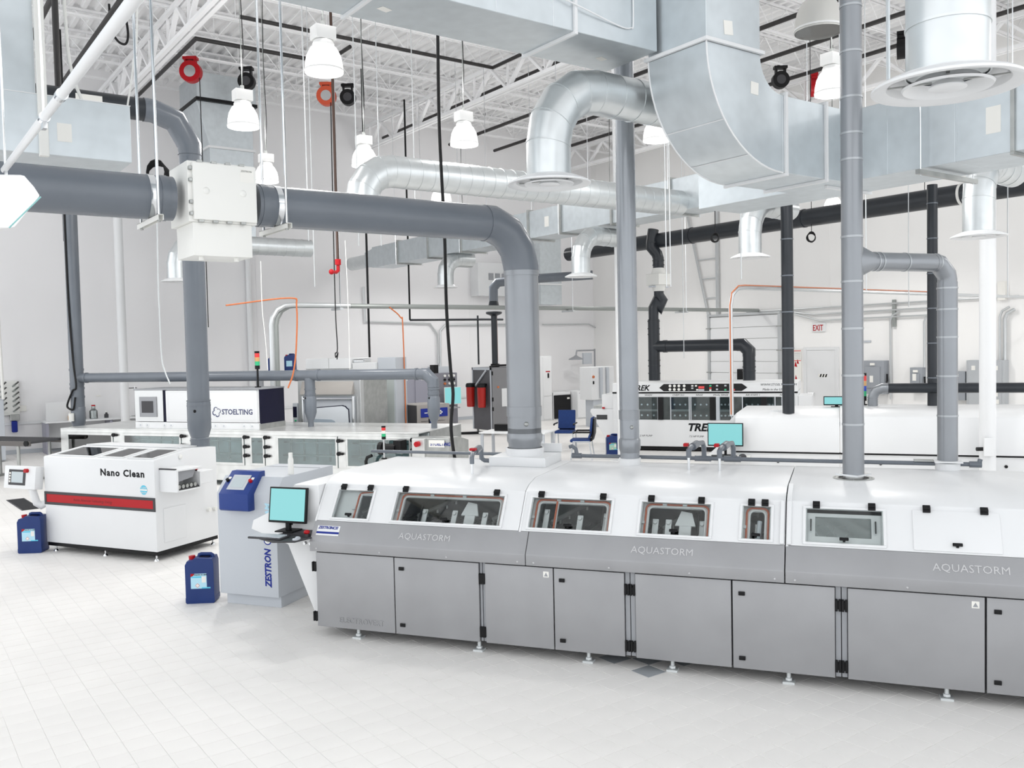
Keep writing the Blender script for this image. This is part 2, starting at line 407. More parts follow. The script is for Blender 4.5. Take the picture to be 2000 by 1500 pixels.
MB().lathe(Vector((-4.465, 7.1715, 1.027))+Vector((0, -.86, .51))*.0032, [(.008, 0), (.012, 0), (.012, .001), (.008, .001)], 16, (0, -.86, .51)).part('logo_ring', INKB, pl)
MB().obox((0, 7.13, .955), (1, 0, 0), gsu, (0, -.86, .51), -4.61, -4.37, .022, .042, .003, .0036).part('blue_band', INKB, pl)
# white window panels: strips around each opening
WINS = [(-4.51, -4.095, 'door'), (-3.885, -2.78, 'win'), (-2.56, -1.805, 'win'), (-1.59, -.975, 'win'), (-.765, -.50, 'win'), (-.28, .325, 'lit'), (.51, 1.10, 'blind'), (1.35, 2.35, 'blind')]
V0, V1 = .035, .915
for a, b in UPPER:
    m = MB(); sb(m, a, b, 0, V0+.05, -.02, 0); sb(m, a, b, V1-.05, 1.0, -.02, 0); x = a
    for w0, w1, kd in WINS:
        if a < w0 < b and kd != 'blind': sb(m, x, w0+.03, V0+.05, V1-.05, -.02, 0); x = w1-.03
    sb(m, x, b, V0+.05, V1-.05, -.02, 0)
    m.part('window_panel', WHITE, A)
    MB().prism([(7.406, 1.385), (7.415, 1.40), (7.50, 1.442), (7.685, 1.482), (8.90, 1.482), (8.90, .82), (8.88, .82), (8.88, 1.455), (7.69, 1.455), (7.51, 1.418), (7.425, 1.372)], 'x', a, b).part('hood', WHITE, A, .004, 2)
    MB().prism([(7.115, .82), (7.205, 1.085), (7.405, 1.39), (7.69, 1.46), (8.88, 1.46), (8.88, .82)], 'x', a, a+.018).part('bulkhead', WHITE, A)
# raised flange between the second and third module
m = MB(); sb(m, -.45, -.418, 0, 1.0, 0, .022); sb(m, -.40, -.365, 0, 1.0, 0, .022)
m.part('joint_flange', WHITE, A, .004)
MB().prism([(7.40, 1.385), (7.39, 1.41), (7.49, 1.455), (7.68, 1.497), (7.70, 1.482), (7.50, 1.44)], 'x', -.40, -.365).part('joint_flange', WHITE, A)
# wash chambers behind the glass
m = MB(); m.box(S0+.03, S1, 8.20, 8.22, .82, 1.44); m.box(S0+.03, S1, 7.3, 8.2, .83, .85); m.part('chamber', CHAMBER, A)
m = MB()
for x in (-4.3, -3.7, -2.95, -2.4, -1.4, -.9):
    m.tube([(x, 7.45, 1.12), (x+.45, 8.1, 1.33)], .02, 10)
    for i in range(7): m.cyl((x+.06*i, 7.45+.085*i, 1.10+.028*i), (x+.06*i, 7.45+.085*i, 1.07+.028*i), .012, n=8)
m.part('spray_bars', STEELD, A)
m = MB()
for i in range(48): m.cyl((-4.6+.045*i*2.1, 7.32, .98), (-4.6+.045*i*2.1, 8.15, .98), .012, n=8)
m.part('conveyor_rollers', STEELD, A)
def bracket(x, v, w=.055, hgt=.5, arm=False):
    m = MB(); sb(m, x-w/2, x+w/2, .0, hgt, -.16, -.145)
    p = sp(x, hgt-.09, -.143); m.cyl(p, p+SN*.018, .018, n=12)
    m.part('bracket', SOFTWHITE, A, .002)
    if arm:
        m = MB(); q = sp(x-.03, hgt+.06, -.13)
        m.obox(q, SX, SU, SN, -.008, .008, -.15, .03, -.01, .012); m.part('clamp_lever', BLACK, A, .004)
def arrow_post(x):
    m = MB(); sb(m, x-.05, x+.05, 0, .58, -.17, -.15); m.part('nozzle_post', SOFTWHITE, A, .002)
    m = MB(); P = lambda a, v: tuple(sp(x+a, v, -.145))
    pts = [P(-.085, .48), (P(.085, .48)), P(.05, .80), P(-.04, .84)]
    m.add([Vector(p) for p in pts]+[Vector(p)+SN*-.02 for p in pts], [(0, 1, 2, 3), (7, 6, 5, 4), (0, 4, 5, 1), (1, 5, 6, 2), (2, 6, 7, 3), (3, 7, 4, 0)]); m.part('nozzle_head', SOFTWHITE, A)
for i, (w0, w1, kd) in enumerate(WINS):
    f = MB()
    if kd == 'blind':
        f = MB(); sb(f, w0, w1, V0, V1, .0, .010); fo = f.part('access_cover', WHITE, A, .006, 2)
    else:
        r = .022
        sb(f, w0, w1, V0, V0+.055, .0, .012); sb(f, w0, w1, V1-.055, V1, .0, .012); sb(f, w0, w0+r, V0+.05, V1-.05, .0, .012); sb(f, w1-r, w1, V0+.05, V1-.05, .0, .012)
        fo = f.part('inspection_window', WHITE, A, .003)
        g = MB(); sb(g, w0+r, w1-r, V0+.055, V1-.055, .002, .006); g.part('glass_pane', GLASS, fo)
    ww = w1-w0
    hs = (w0+.10, w1-.10) if ww > .3 else (w0+.09, w1-.07)
    if kd == 'door': hs = (w0+.07, w1-.06)
    for x in hs:
        h = MB(); sb(h, x-.027, x+.027, V1-.06, V1+.10, .010, .026); sb(h, x-.027, x+.027, V1-.01, V1+.05, .026, .036); h.part('hinge', BLACK, fo, .004, 2)
    hx = (w0+w1)/2 if kd != 'door' else w0+.20
    h = MB(); sb(h, hx-.034, hx+.034, V0+.10, V0+.165, .022, .036); sb(h, hx-.01, hx+.01, V0+.08, V0+.15, .006, .024); h.part('handle', BLACK, fo, .005, 2)
    if kd in ('win', 'door'):
        # inner frame with its round-cornered orange gasket
        a = w0+.05 if kd == 'win' else w0+.215; b = w1-.045 if kd == 'win' else w1+.3
        bb = min(b, w1+.02)
        inn = MB(); sb(inn, w0-.02, a+.03, 0, 1.0, -.075, -.06); sb(inn, a, bb+.02, .80, 1.0, -.075, -.06)
        if kd == 'win': sb(inn, b-.03, w1+.02, 0, 1.0, -.075, -.06)
        inn.part('inner_frame', SOFTWHITE, fo)
        path = [sp(a, -.02, -.056)]+[sp(a+.045-.045*math.cos(R(t)), .76+.12*math.sin(R(t)), -.056) for t in (0, 30, 60, 90)]
        if kd == 'win': path += [sp(b-.045+.045*math.sin(R(t)), .76+.12*math.cos(R(t)), -.056) for t in (0, 30, 60, 90)]+[sp(b, -.02, -.056)]
        else: path += [sp(w1+.02, .88, -.056)]
        MB().tube(path, .0085, 8).part('gasket', ORANGE, fo)
        path2 = [p+SX*(.022 if k < len(path)/2 else (-.022 if kd == 'win' else 0)) - SU*(.02 if 0 < k < len(path)-1 else 0) for k, p in enumerate(path)]
        MB().tube(path2, .009, 8).part('inner_trim', WHITE, fo)
        cl = MB()
        for x in ([a+(b-a)*q for q in (.3, .62)] if ww > .5 else []): sb(cl, x-.018, x+.018, .84, .97, -.06, -.035)
        sb(cl, a-.035, a+.0, .38, .45, -.06, -.035)
        cl.part('clips', WHITE, fo, .003)
for x, v, hgt, arm in ((-4.13, 0, .56, True), (-3.62, 0, .60, True), (-3.32, 0, .60, False), (-3.02, 0, .58, False), (-2.84, 0, .62, True), (-2.44, 0, .74, True), (-2.13, 0, .62, False), (-1.90, 0, .70, True), (-1.47, 0, .62, False), (-1.36, 0, .62, False), (-1.08, 0, .62, True), (-.63, 0, .60, False)): bracket(x, v, .05 if x != -.63 else .05, hgt, arm)
for x in (-3.17, -1.22): arrow_post(x)
MB().tube([sp(-.63, .05, -.12), sp(-.615, .62, -.10)], .02, 10).part('bottle_nozzle', GREYL, A)
m = MB(); sb(m, -2.335, -2.31, 0, .82, -.07, -.05); m.part('divider', SOFTWHITE, A); m = MB(); sb(m, -2.332, -2.318, 0, .85, -.05, -.04); m.part('gasket', ORANGE, A)
# the dryer window: a steel door with its own pane inside
lw = MB(); sb(lw, -.25, .30, .05, .27, -.05, -.035); sb(lw, -.25, -.19, .27, .80, -.05, -.035); sb(lw, .22, .30, .27, .80, -.05, -.035); sb(lw, -.19, .22, .72, .80, -.05, -.035)
lw = lw.part('inner_door', SOFTWHITE, A)
m = MB(); sb(m, -.19, .22, .27, .72, -.045, -.04); m.part('inner_pane', GLASST, lw)
for x in (-.22, .25):
    MB().tube([sp(x, .36, -.03), sp(x, .37, -.012), sp(x, .62, -.012), sp(x, .63, -.03)], .007, 8).part('pull_handle', CHROME, lw)
for x in (-.14, .0):
    m = MB(); P = lambda a, v: sp(x+a, v, -.14)
    pts = [P(-.03, .2), P(.03, .2), P(.03, .42), P(.055, .52), P(.045, .62), P(0, .66), P(-.045, .62), P(-.055, .52), P(-.03, .42)]
    m.add(pts+[p+SN*-.02 for p in pts], [tuple(range(9)), tuple(range(17, 8, -1))]+[(k, k+9, (k+1) % 9+9, (k+1) % 9) for k in range(9)]); m.part('air_nozzle', SOFTWHITE, A)
# levelling feet
for s in (-4.222, -3.007, -2.008, -1.30, -.39, .728, 1.9):
    m = MB(); m.cyl((s, 7.20, .012), (s, 7.20, .12), .016, n=12); m.lathe((s, 7.20, 0), [(.028, .022), (.028, .04), (.016, .045)], 6); m.box(s-.045, s+.045, 7.155, 7.245, 0, .018); m.part('levelling_foot', ZINC, A, .002)
for s in (-4.2, -1.3, 1.9):
    m = MB(); m.cyl((s, 8.7, .012), (s, 8.7, .12), .016, n=12); m.box(s-.045, s+.045, 8.655, 8.745, 0, .018); m.part('levelling_foot', ZINC, A)
# plenum and collars on the hood
MB().box(-3.33, -2.73, 8.33, 8.87, 1.482, 1.575).part('exhaust_plenum', WHITE, A, .006, 2)
MB().box(-3.30, -2.72, 8.84, 8.87, 1.575, 1.665).part('splash_plate', WHITE, A, .008, 2)
MB().lathe((-3.03, 8.58, 1.575), [(.18, 0), (.195, 0), (.195, .075), (.18, .075)], 32).part('exhaust_collar', WHITE, A)
MB().lathe((-1.97, 8.72, 1.482), [(.10, 0), (.107, 0), (.107, .065), (.09, .065)], 28).part('exhaust_collar', WHITE, A)
MB().lathe((.913, 8.92, 1.482), [(.10, 0), (.105, 0), (.105, .06), (.095, .06)], 28).part('exhaust_collar', WHITE, A)
m = MB().lathe((.105, 8.19, 1.482), [(.125, 0), (.168, 0), (.168, .006), (.125, .006)], 36)
for k in range(8): m.cyl((.105+.15*math.cos(k*.785), 8.19+.15*math.sin(k*.785), 1.488), (.105+.15*math.cos(k*.785), 8.19+.15*math.sin(k*.785), 1.492), .006, n=6)
m.part('vent_ring', STEELD, A)
MB().lathe((.105, 8.19, 1.483), [(.001, 0), (.125, 0), (.125, .002)], 30).part('vent_opening', BLACK, A)
# white infeed section at the loading end
inf = MB().prism([(-5.455, .941), (-5.43, 1.028), (-5.245, 1.113), (-5.13, 1.16), (-4.94, 1.40), (-4.67, 1.40), (-4.67, .12), (-4.745, .145), (-5.035, .81)], 'y', 7.30, 8.45).part('infeed_section', WHITE, A, .008, 2)
MB().box(-5.12, -5.03, 7.288, 7.30, 1.045, 1.06).part('key_lock', STEELD, inf)
MB().cyl((-5.0, 7.27, 1.052), (-5.0, 7.30, 1.052), .014, n=10).part('key_lock', STEELD, inf)
tr = MB().prism([(-5.12, 6.96), (-4.90, 6.86), (-4.70, 6.92), (-4.60, 7.28), (-5.0, 7.30)], 'z', .925, .94).part('keyboard_tray', GREYD, A, .004)
MB().box(-4.98, -4.62, 7.14, 7.30, .94, .965).part('tray_riser', GREYD, tr)
for x in (-4.72, -4.66): MB().cyl((x, 7.1, .88), (x, 7.13, .88), .014, n=10).part('tray_bolt', CHROME, tr)
# rear water line with two sampling valves, standing on the hood
W = mthing('water_manifold', 'dark grey water pipe along the washer hood with red handled valves', 'pipe', -.8, 8.93, 1.48)
pipe = [(-5.0, 8.93, 1.53), (-3.42, 8.93, 1.53)]
MB().tube(pipe, .018, 12).part('pipe_run', PVC, W)
MB().tube([(-2.66, 8.93, 1.62), (-2.63, 8.93, 1.63), (-2.59, 8.93, 1.60), (-2.58, 8.93, 1.55), (-2.55, 8.93, 1.53), (1.12, 8.93, 1.53), (1.17, 8.93, 1.54), (1.18, 8.93, 1.58)], .020, 12).part('pipe_run', PVC, W)
for x in (-2.58, 1.14): MB().cyl((x-.05, 8.93, 1.53), (x+.05, 8.93, 1.53), .029, n=14).part('fitting', PVC, W)
for s in (-1.34, -1.055):
    v = MB(); v.tube([(s, 8.42, 1.60), (s, 8.42, 1.665), (s+.01, 8.47, 1.69), (s+.04, 8.75, 1.70), (s+.06, 8.90, 1.69), (s+.07, 8.93, 1.64), (s+.07, 8.93, 1.53)], .024, 12); vo = v.part('valve_body', PVC, W)
    MB().cyl((s+.02, 8.53, 1.69), (s+.035, 8.70, 1.70), .036, n=14).part('union_nut', PVC, vo)
    MB().cyl((s-.02, 8.93, 1.53), (s+.14, 8.93, 1.53), .029, n=14).part('tee', PVC, vo)
    MB().cyl((s, 8.42, 1.482), (s, 8.42, 1.60), .013, n=10).part('riser', CHROME, vo)
    MB().box(s-.055, s-.01, 8.44, 8.52, 1.70, 1.73).part('lever', RED, vo, .005)
vs_ = (-3.27, 7.75)
v = MB(); s = vs_[0]; t0 = vs_[1]; v.tube([(s, t0, 1.58), (s, t0, 1.64), (s-.015, t0+.05, 1.665), (s-.12, t0+.50, 1.68), (s-.135, t0+.56, 1.65), (s-.135, t0+.57, 1.56), (s-.115, t0+.60, 1.535), (-3.335, t0+.62, 1.53)], .022, 12); vo = v.part('valve_body', PVC, W)
MB().cyl((s-.05, t0+.20, 1.672), (s-.10, t0+.42, 1.678), .034, n=14).part('union_nut', PVC, vo)
MB().cyl((s, t0, 1.482), (s, t0, 1.58), .012, n=10).part('riser', CHROME, vo)
MB().box(s-.07, s-.01, t0+.10, t0+.16, 1.69, 1.715).part('lever', RED, vo, .005)

# computer at the loading end
def monitor(label, base, rot, wd, hg, tilt, screen=TEALS, stand=.10, group=None, bezel=BLACK):
    """base: foot of the stand in the frame turned by rot; the screen faces local -y."""
    t = thing('monitor', label, 'monitor', base, rot, group); x, y, z = base
    up = Vector((0, math.sin(R(tilt)), math.cos(R(tilt)))); n = Vector((0, -math.cos(R(tilt)), math.sin(R(tilt)))); o = Vector((x, y, z+stand))
    MB().obox(o, (1, 0, 0), up, n, -wd/2, wd/2, 0, hg, -.035, .0).part('housing', bezel, t, .006, 2)
    MB().obox(o, (1, 0, 0), up, n, -wd/2+.016, wd/2-.016, .022, hg-.016, .0, .0025).part('screen', screen, t)
    m = MB(); m.obox(o, (1, 0, 0), up, n, -.03, .03, -.02, hg*.5, -.06, -.035); m.box(x-.02, x+.02, y+.01, y+.05, z+.008, z+stand+.06); m.part('stand', bezel, t)
    MB().box(x-.10, x+.10, y-.06, y+.11, z, z+.012).part('foot', bezel, t, .004)
    return t
monitor('square black monitor with teal screen at the grey washer infeed', (-4.96, 7.18, .965), MACH, .415, .34, 8, stand=.08)
def keyboard(label, base, rot, wd=.44, dp=.15, body=None, keys=None):
    t = thing('keyboard', label, 'keyboard', base, rot); x, y, z = base
    MB().box(x-wd/2, x+wd/2, y-dp/2, y+dp/2, z, z+.018).part('case', body or GREYD, t, .004)
    m = MB(); nx, ny = 18, 5
    for i in range(nx):
        for j in range(ny):
            a = x-wd/2+.012+(wd-.024)*i/nx; b = y-dp/2+.012+(dp-.024)*j/ny
            m.box(a, a+(wd-.024)/nx*.86, b, b+(dp-.024)/ny*.84, z+.018, z+.027)
    m.part('keys', keys or GREYM, t)
    return t
KB = keyboard('dark grey computer keyboard on the infeed tray', (-5.03, 6.985, .94), MACH, .36, .15, GREYD, GREYL)
t = mthing('computer_mouse', 'grey computer mouse beside the keyboard on the infeed tray', 'mouse', -4.72, 6.98, .94)
MB().ball((-4.72, 6.98, .947), .055, 16, (.55, 1, .42)).part('shell', GREYL, t); MB().box(-4.723, -4.717, 6.93, 6.97, .965, .971).part('wheel', BLACK, t)
t = mthing('emergency_stop_button', 'red mushroom stop button standing on the infeed tray', 'button', -4.70, 7.12, .94)
MB().cyl((-4.70, 7.12, .94), (-4.70, 7.12, .975), .018, n=14).part('stem', GREYD, t); MB().ball((-4.70, 7.12, .985), .03, 14, (1, 1, .7)).part('mushroom_head', RED, t)

# ------------------------------------------------------------------ exhaust piping on the washer
P1 = Vector(MW(-3.03, 8.58)); P2 = Vector(MW(-1.97, 8.72)); P3 = Vector(MW(.105, 8.19)); P4 = Vector(MW(.913, 8.92))
ZE = 3.90
t = thing('pvc_exhaust_duct', 'fat grey plastic exhaust duct running overhead and elbowing down onto the washer', 'duct', (P1.x, P1.y, 1.65))
x, y = P1.x, P1.y
MB().cyl((x, y, 1.75), (x, y, 3.45), .172, n=36).part('riser', SILVER, t)
MB().tube([(x, y, 3.40), (x, y, 3.47), (x-.045, y, 3.66), (x-.17, y, 3.82), (x-.36, y, ZE), (x-.45, y, ZE)], .178, 36, caps=False).part('elbow', PVC, t)
MB().cyl((x-.40, y, ZE), (2.66, y, ZE), .172, n=36).part('horizontal_run', PVC, t)
MB().cyl((2.0, y, ZE), (-1.6, y, ZE), .172, n=36).part('horizontal_run', PVC, t)
for z in (3.42, 2.02): band((x, y, z), (0, 0, 1), .172, .05 if z > 3 else .10).part('coupling', SILVER, t)
MB().lathe((x, y, 1.65), [(.165, 0), (.168, .04), (.182, .07), (.182, .13), (.172, .15), (.172, .2)], 36).part('foot_coupling', SILVER, t)
MB().ball(Vector((x, y, 1.90))+Vector((-.5, -.866, 0))*.172, .025, 12).part('knob', STEELD, t)
for px in (x-.42, 2.72, 1.92): band((px, y, ZE), (1, 0, 0), .172, .06, .006).part('coupling', PVC, t)
# damper enclosure hung in that duct
bx0, bx1, by0, by1 = 2.06, 2.60, 7.06, 7.58
e = thing('damper_enclosure', 'cream enclosure with latched lid clamped around the fat grey overhead duct', 'enclosure', (2.33, 7.3, 3.55))
MB().box(bx0, bx1, by0+.02, by1, 3.70, 4.17).part('case', CREAM, e, .008, 2)
lid = MB().box(bx0+.03, bx1-.01, by0-.02, by0+.02, 3.715, 4.155).part('lid', CREAM, e, .008, 2)
for z in (3.76, 3.85, 4.02, 4.11): MB().box(bx0+.005, bx0+.03, by0-.012, by0+.03, z-.014, z+.014).part('lid_clip', STEELD, lid, .003)
for px in (bx0+.09, bx0+.2, bx0+.31, bx0+.42):
    MB().box(px-.02, px+.02, by0-.015, by0+.02, 3.695, 3.717).part('lid_clip', STEELD, lid, .003); MB().box(px-.02, px+.02, by0-.015, by0+.02, 4.153, 4.175).part('lid_clip', STEELD, lid, .003)
for px in (bx0+.13, bx0+.42): MB().ball((px, by0-.02, 3.94), .028, 12, (1, .35, 1)).part('lid_plug', CREAM, lid)
lb = MB().box(bx1-.14, bx1-.03, by0-.0215, by0-.0205, 4.03, 4.13).part('label', PAPER, lid)
text('ZESTRON', .02, (bx1-.135, by0-.022, 4.11), (1, 0, 0), (0, 0, 1), lb, INKK, ext=.0003, shear=.2)
MB().box(bx0+.03, bx1-.04, by0+.03, by1-.05, 3.44, 3.70).part('lower_case', CREAM, e, .008, 2)
for px in (bx0+.11, bx1-.15): MB().cyl((px, by0+.1, 3.41), (px, by0+.1, 3.44), .02, n=12).part('drain_plug', CREAM, e)
ld = MB().box(bx1, bx1+.015, by0+.05, by1-.05, 3.75, 4.10).part('side_cover', CREAM, e, .003)
# trapeze hangers of the fat duct
def trapeze(x, y, z, half, label, rodlen=None, r=.006, m_=CHROME, zt=None, grp='trapeze hangers'):
    h = thing('trapeze_hanger', label, 'hanger', (x, y, z), 0, grp); zt = zt or DECKZ-.7
    m = MB(); m.box(x-.021, x-.018, y-half-.06, y+half+.06, z-.042, z); m.box(x+.018, x+.021, y-half-.06, y+half+.06, z-.042, z); m.box(x-.021, x+.021, y-half-.06, y+half+.06, z-.003, z)
    m.part('channel', OFFW, h)
    for yy in (y-half, y+half):
        MB().cyl((x, yy, z-.05), (x, yy, zt), r, n=8).part('rod', m_, h)
        MB().cyl((x, yy, z-.052), (x, yy, z-.042), .014, n=6).part('nut', STEELD, h)
    return h
for hx, lb in ((1.83, 'trapeze hanger under the fat duct next to the black cord coil'), (2.84, 'trapeze hanger under the fat duct between cream enclosure and elbow')):
    h = trapeze(hx, P1.y, ZE-.172, .26, lb, r=.011)
    m = MB(); m.lathe((hx-.025, P1.y, ZE), [(.173, 0), (.177, 0), (.177, .05), (.173, .05)], 36, (1, 0, 0)); m.part('strap', CHROME, h)

def riser_pipe(label, p, z0, z1, r, m_, rings, cat='pipe'):
    t = thing('exhaust_riser', label, cat, (p.x, p.y, z0))
    MB().cyl((p.x, p.y, z0), (p.x, p.y, z1), r, n=30).part('pipe', m_, t)
    for z in rings: band((p.x, p.y, z), (0, 0, 1), r, .018, .004, 30).part('seam', SEAM, t)
    return t
t = riser_pipe('slim grey plastic exhaust pipe rising from the washer hood to the big duct', P2, 1.545, 5.9, .096, PVC, ())
t.children[0].data.materials[0] = mat('grey_pvc_light', (.30, .32, .345), .26, .3, .05, 2.5)
MB().lathe((P2.x, P2.y, 1.545), [(.088, 0), (.094, .05), (.108, .10), (.108, .18), (.098, .20)], 30).part('foot_coupling', SILVER, t)
for z in (1.98,): band((P2.x, P2.y, z), (0, 0, 1), .096, .09, .008).part('coupling', SILVER, t)
MB().ball(P2+Vector((-.5*.096, -.866*.096, 1.86)), .02, 12).part('knob', STEELD, t)
for z in (4.93, 5.04): band((P2.x, P2.y, z), (0, 0, 1), .096, .05, .006).part('coupling', PVCD, t)
r3 = .088
t = riser_pipe('silver exhaust pipe standing in the round vent opening, branching to a second riser', P3, 1.52, 9.9, r3, SILVER, (1.95, 2.37, 2.77, 3.17, 3.55, 4.2, 4.42, 4.72, 5.1, 5.48))
MB().box(P3.x-.105, P3.x+.105, P3.y-.105, P3.y+.105, 1.51, 1.525).part('slide_gate', CHROME, t)
MB().cyl((P3.x, P3.y, 1.45), (P3.x, P3.y, 1.52), .084, n=28).part('spigot', STEEL, t)
ZB = 3.345
q = Vector((P4.x-P3.x, P4.y-P3.y, 0)); qd = q.normalized(); B0 = Vector((P3.x, P3.y, ZB)); B1 = Vector((P4.x, P4.y, ZB))
cn = MB(); hz = Vector((-qd.y, qd.x, 0)); rg = [(.0, .084, .15), (.07, .084, .14), (.20, .081, .081)]
cn.add([B0+qd*d+hz*(h*math.cos(R(12*k)))+Vector((0, 0, v*math.sin(R(12*k)))) for d, h, v in rg for k in range(30)], [(i*30+k, i*30+(k+1) % 30, (i+1)*30+(k+1) % 30, (i+1)*30+k) for i in range(2) for k in range(30)])
cn.part('branch_cone', SILVER, t)
MB().cyl(B0+qd*.19, B1-qd*.16, .080, n=28).part('branch', SILVER, t)
for dd in (.24, .29, .58, .95): band(B0+qd*dd, qd, .080, .014, .004).part('seam', SEAM, t)
MB().tube([B1-qd*.18, B1-qd*.15, B1-qd*.10+Vector((0, 0, -.012)), B1-qd*.012+Vector((0, 0, -.10)), B1+Vector((0, 0, -.15)), B1+Vector((0, 0, -.19))], .082, 28).part('elbow', SILVER, t)
MB().cyl((P4.x, P4.y, 1.56), (P4.x, P4.y, ZB-.17), .086, n=30).part('second_riser', SILVER, t)
for z in (1.97, 2.33, 2.68, 2.93, 3.12): band((P4.x, P4.y, z), (0, 0, 1), .086, .016, .004).part('seam', SEAM, t)
fr = MW(.913, 8.92, 1.55)
MB().obox(fr, MW(1, 0, 0), MW(0, 1, 0), (0, 0, 1), -.115, .115, -.115, .115, 0, .014).part('slide_gate', WHITE, t)
MB().obox(fr, MW(1, 0, 0), MW(0, 1, 0), (0, 0, 1), -.28, -.115, -.03, .06, 0, .014).part('slide_gate', STEELD, t)

# ------------------------------------------------------------------ galvanised rectangular ducts
def flange(m, axis, a, lo0, lo1, z0, z1, w=.03, t=.028):
    """A ring flange around a rectangular duct whose run is along axis (0 = x, 1 = y) at position a."""
    for (u0, u1, v0, v1) in ((lo0-t, lo1+t, z0-t, z0), (lo0-t, lo1+t, z1, z1+t), (lo0-t, lo0, z0, z1), (lo1, lo1+t, z0, z1)):
        if axis == 0: m.box(a-w/2, a+w/2, u0, u1, v0, v1)
        else: m.box(u0, u1, a-w/2, a+w/2, v0, v1)
# overhead trunk A along x with the dropping elbow B
ZA0, ZA1, YA0, YA1, XA1 = 5.20, 5.85, 5.58, 6.25, 5.65
t = thing('trunk_duct', 'large rectangular galvanised trunk duct overhead with paper stickers on its underside', 'duct', (4.5, 5.9, ZA0))
MB().box(-.2, 2.2, YA0, YA1, ZA0, ZA1).part('duct_section', GALV, t, .004)
MB().box(2.2, 3.02, YA0, YA1, ZA0, ZA1).part('duct_section', GALV, t, .004)
MB().box(3.02, 4.72, YA0, YA1, ZA0, ZA1).part('duct_section', GALV, t, .004)
MB().box(4.72, XA1, YA0, YA1, ZA0, ZA1).part('duct_section', GALV, t, .004)
for a in (3.02, 4.72):
    m = MB(); flange(m, 0, a, YA0, YA1, ZA0, ZA1); m.part('flange', CHROME if 0 else SOFTWHITE, t, .002)
m = MB()
for a in (3.95, 4.5): m.box(a-.002, a+.002, YA0-.003, YA0, ZA0, ZA1)
m.part('crease', CHROME, t)
for (px, py) in ((708, 18), (838, 22), (1200, 119)):
    p = Vector((0, 0, 0))
for c, sz in (((3.22, 5.98), .10), ((2.55, 6.05), .08), ((5.36, 5.98), .10)):
    MB().obox((c[0], c[1], ZA0-.001), (.95, .3, 0), (-.3, .95, 0), (0, 0, -1), -sz/2, sz/2, -sz/3, sz/3, 0, .0015).part('paper_sticker', PAPER, t)
MB().tube(sm([(3.6, YA0-.012, 5.62), (4.2, YA0-.012, 5.50), (4.75, YA0-.04, 5.39), (5.2, YA0-.012, 5.33), (5.33, YA0-.012, 5.34), (5.36, YA0-.012, 5.40), (5.36, YA0-.012, 5.9)]), .006, 8).part('white_cable', WHITE, t)
# elbow B: comes down at the end of A and turns towards +x
XB0, XB1, YB0, YB1 = 5.68, 6.36, 5.05, 5.72
t = thing('square_elbow_duct', 'big square galvanised elbow dropping from above and curving into the trunk', 'duct', (6.2, 5.4, 4.2))
MB().box(XB0, XB1, YB0, YB1, 5.17, 8.6).part('drop_section', GALV, t, .004)
m = MB()
for (u0, u1, v0, v1) in ((XB0-.03, XB1+.03, YB0-.03, YB0), (XB0-.03, XB1+.03, YB1, YB1+.03), (XB0-.03, XB0, YB0, YB1), (XB1, XB1+.03, YB0, YB1)): m.box(u0, u1, v0, v1, 5.15, 5.18)
m.part('flange', SOFTWHITE, t, .002)
ZBc = 5.15; RB = .30; Ro = XB1-XB0+RB; cxB = XB1+RB
heel = [(cxB-Ro*math.cos(R(a)), ZBc-Ro*math.sin(R(a))) for a in range(0, 91, 6)]
throat = [(cxB-RB*math.cos(R(a)), ZBc-RB*math.sin(R(a))) for a in range(90, -1, -10)]
MB().prism(heel+throat, 'y', YB0, YB1).part('curved_section', GALV, t, .003)
m = MB()
for a in (38, 62): m.add([(cxB-(Ro+.002)*math.cos(R(a+d)), yy, ZBc-(Ro+.002)*math.sin(R(a+d))) for d in (0, .5) for yy in (YB0, YB1)], [(0, 1, 3, 2)])
m.part('seam', SOFTWHITE, t)
m = MB(); pts = [(cxB-Ro*math.cos(R(a)), ZBc-Ro*math.sin(R(a))) for a in range(0, 91, 6)]
for yy in (YB0, YB1): MB().tube([(px, yy, pz) for px, pz in pts], .008, 6).part('standing_seam', SOFTWHITE, t)
ZO0, ZO1 = ZBc-Ro, ZBc-RB
XC0, XC1 = 7.60, 8.30
MB().box(cxB, XC0, YB0, YB1, ZO0, ZO1).part('outlet_section', GALV, t, .004)
for a in (cxB+.03, 7.28):
    m = MB(); flange(m, 0, a, YB0, YB1, ZO0, ZO1); m.part('flange', SOFTWHITE, t, .002)
for o, u, v, a in (((5.95, YB0-.001, 5.30), (1, 0, .1), (-.1, 0, 1), .055), ((6.28, YB0-.001, 4.85), (1, 0, -.05), (.05, 0, 1), .05)):
    MB().obox(o, u, v, (0, -1, 0), -a, a, -a, a*1.1, 0, .002).part('paper_sticker', PAPER, t)
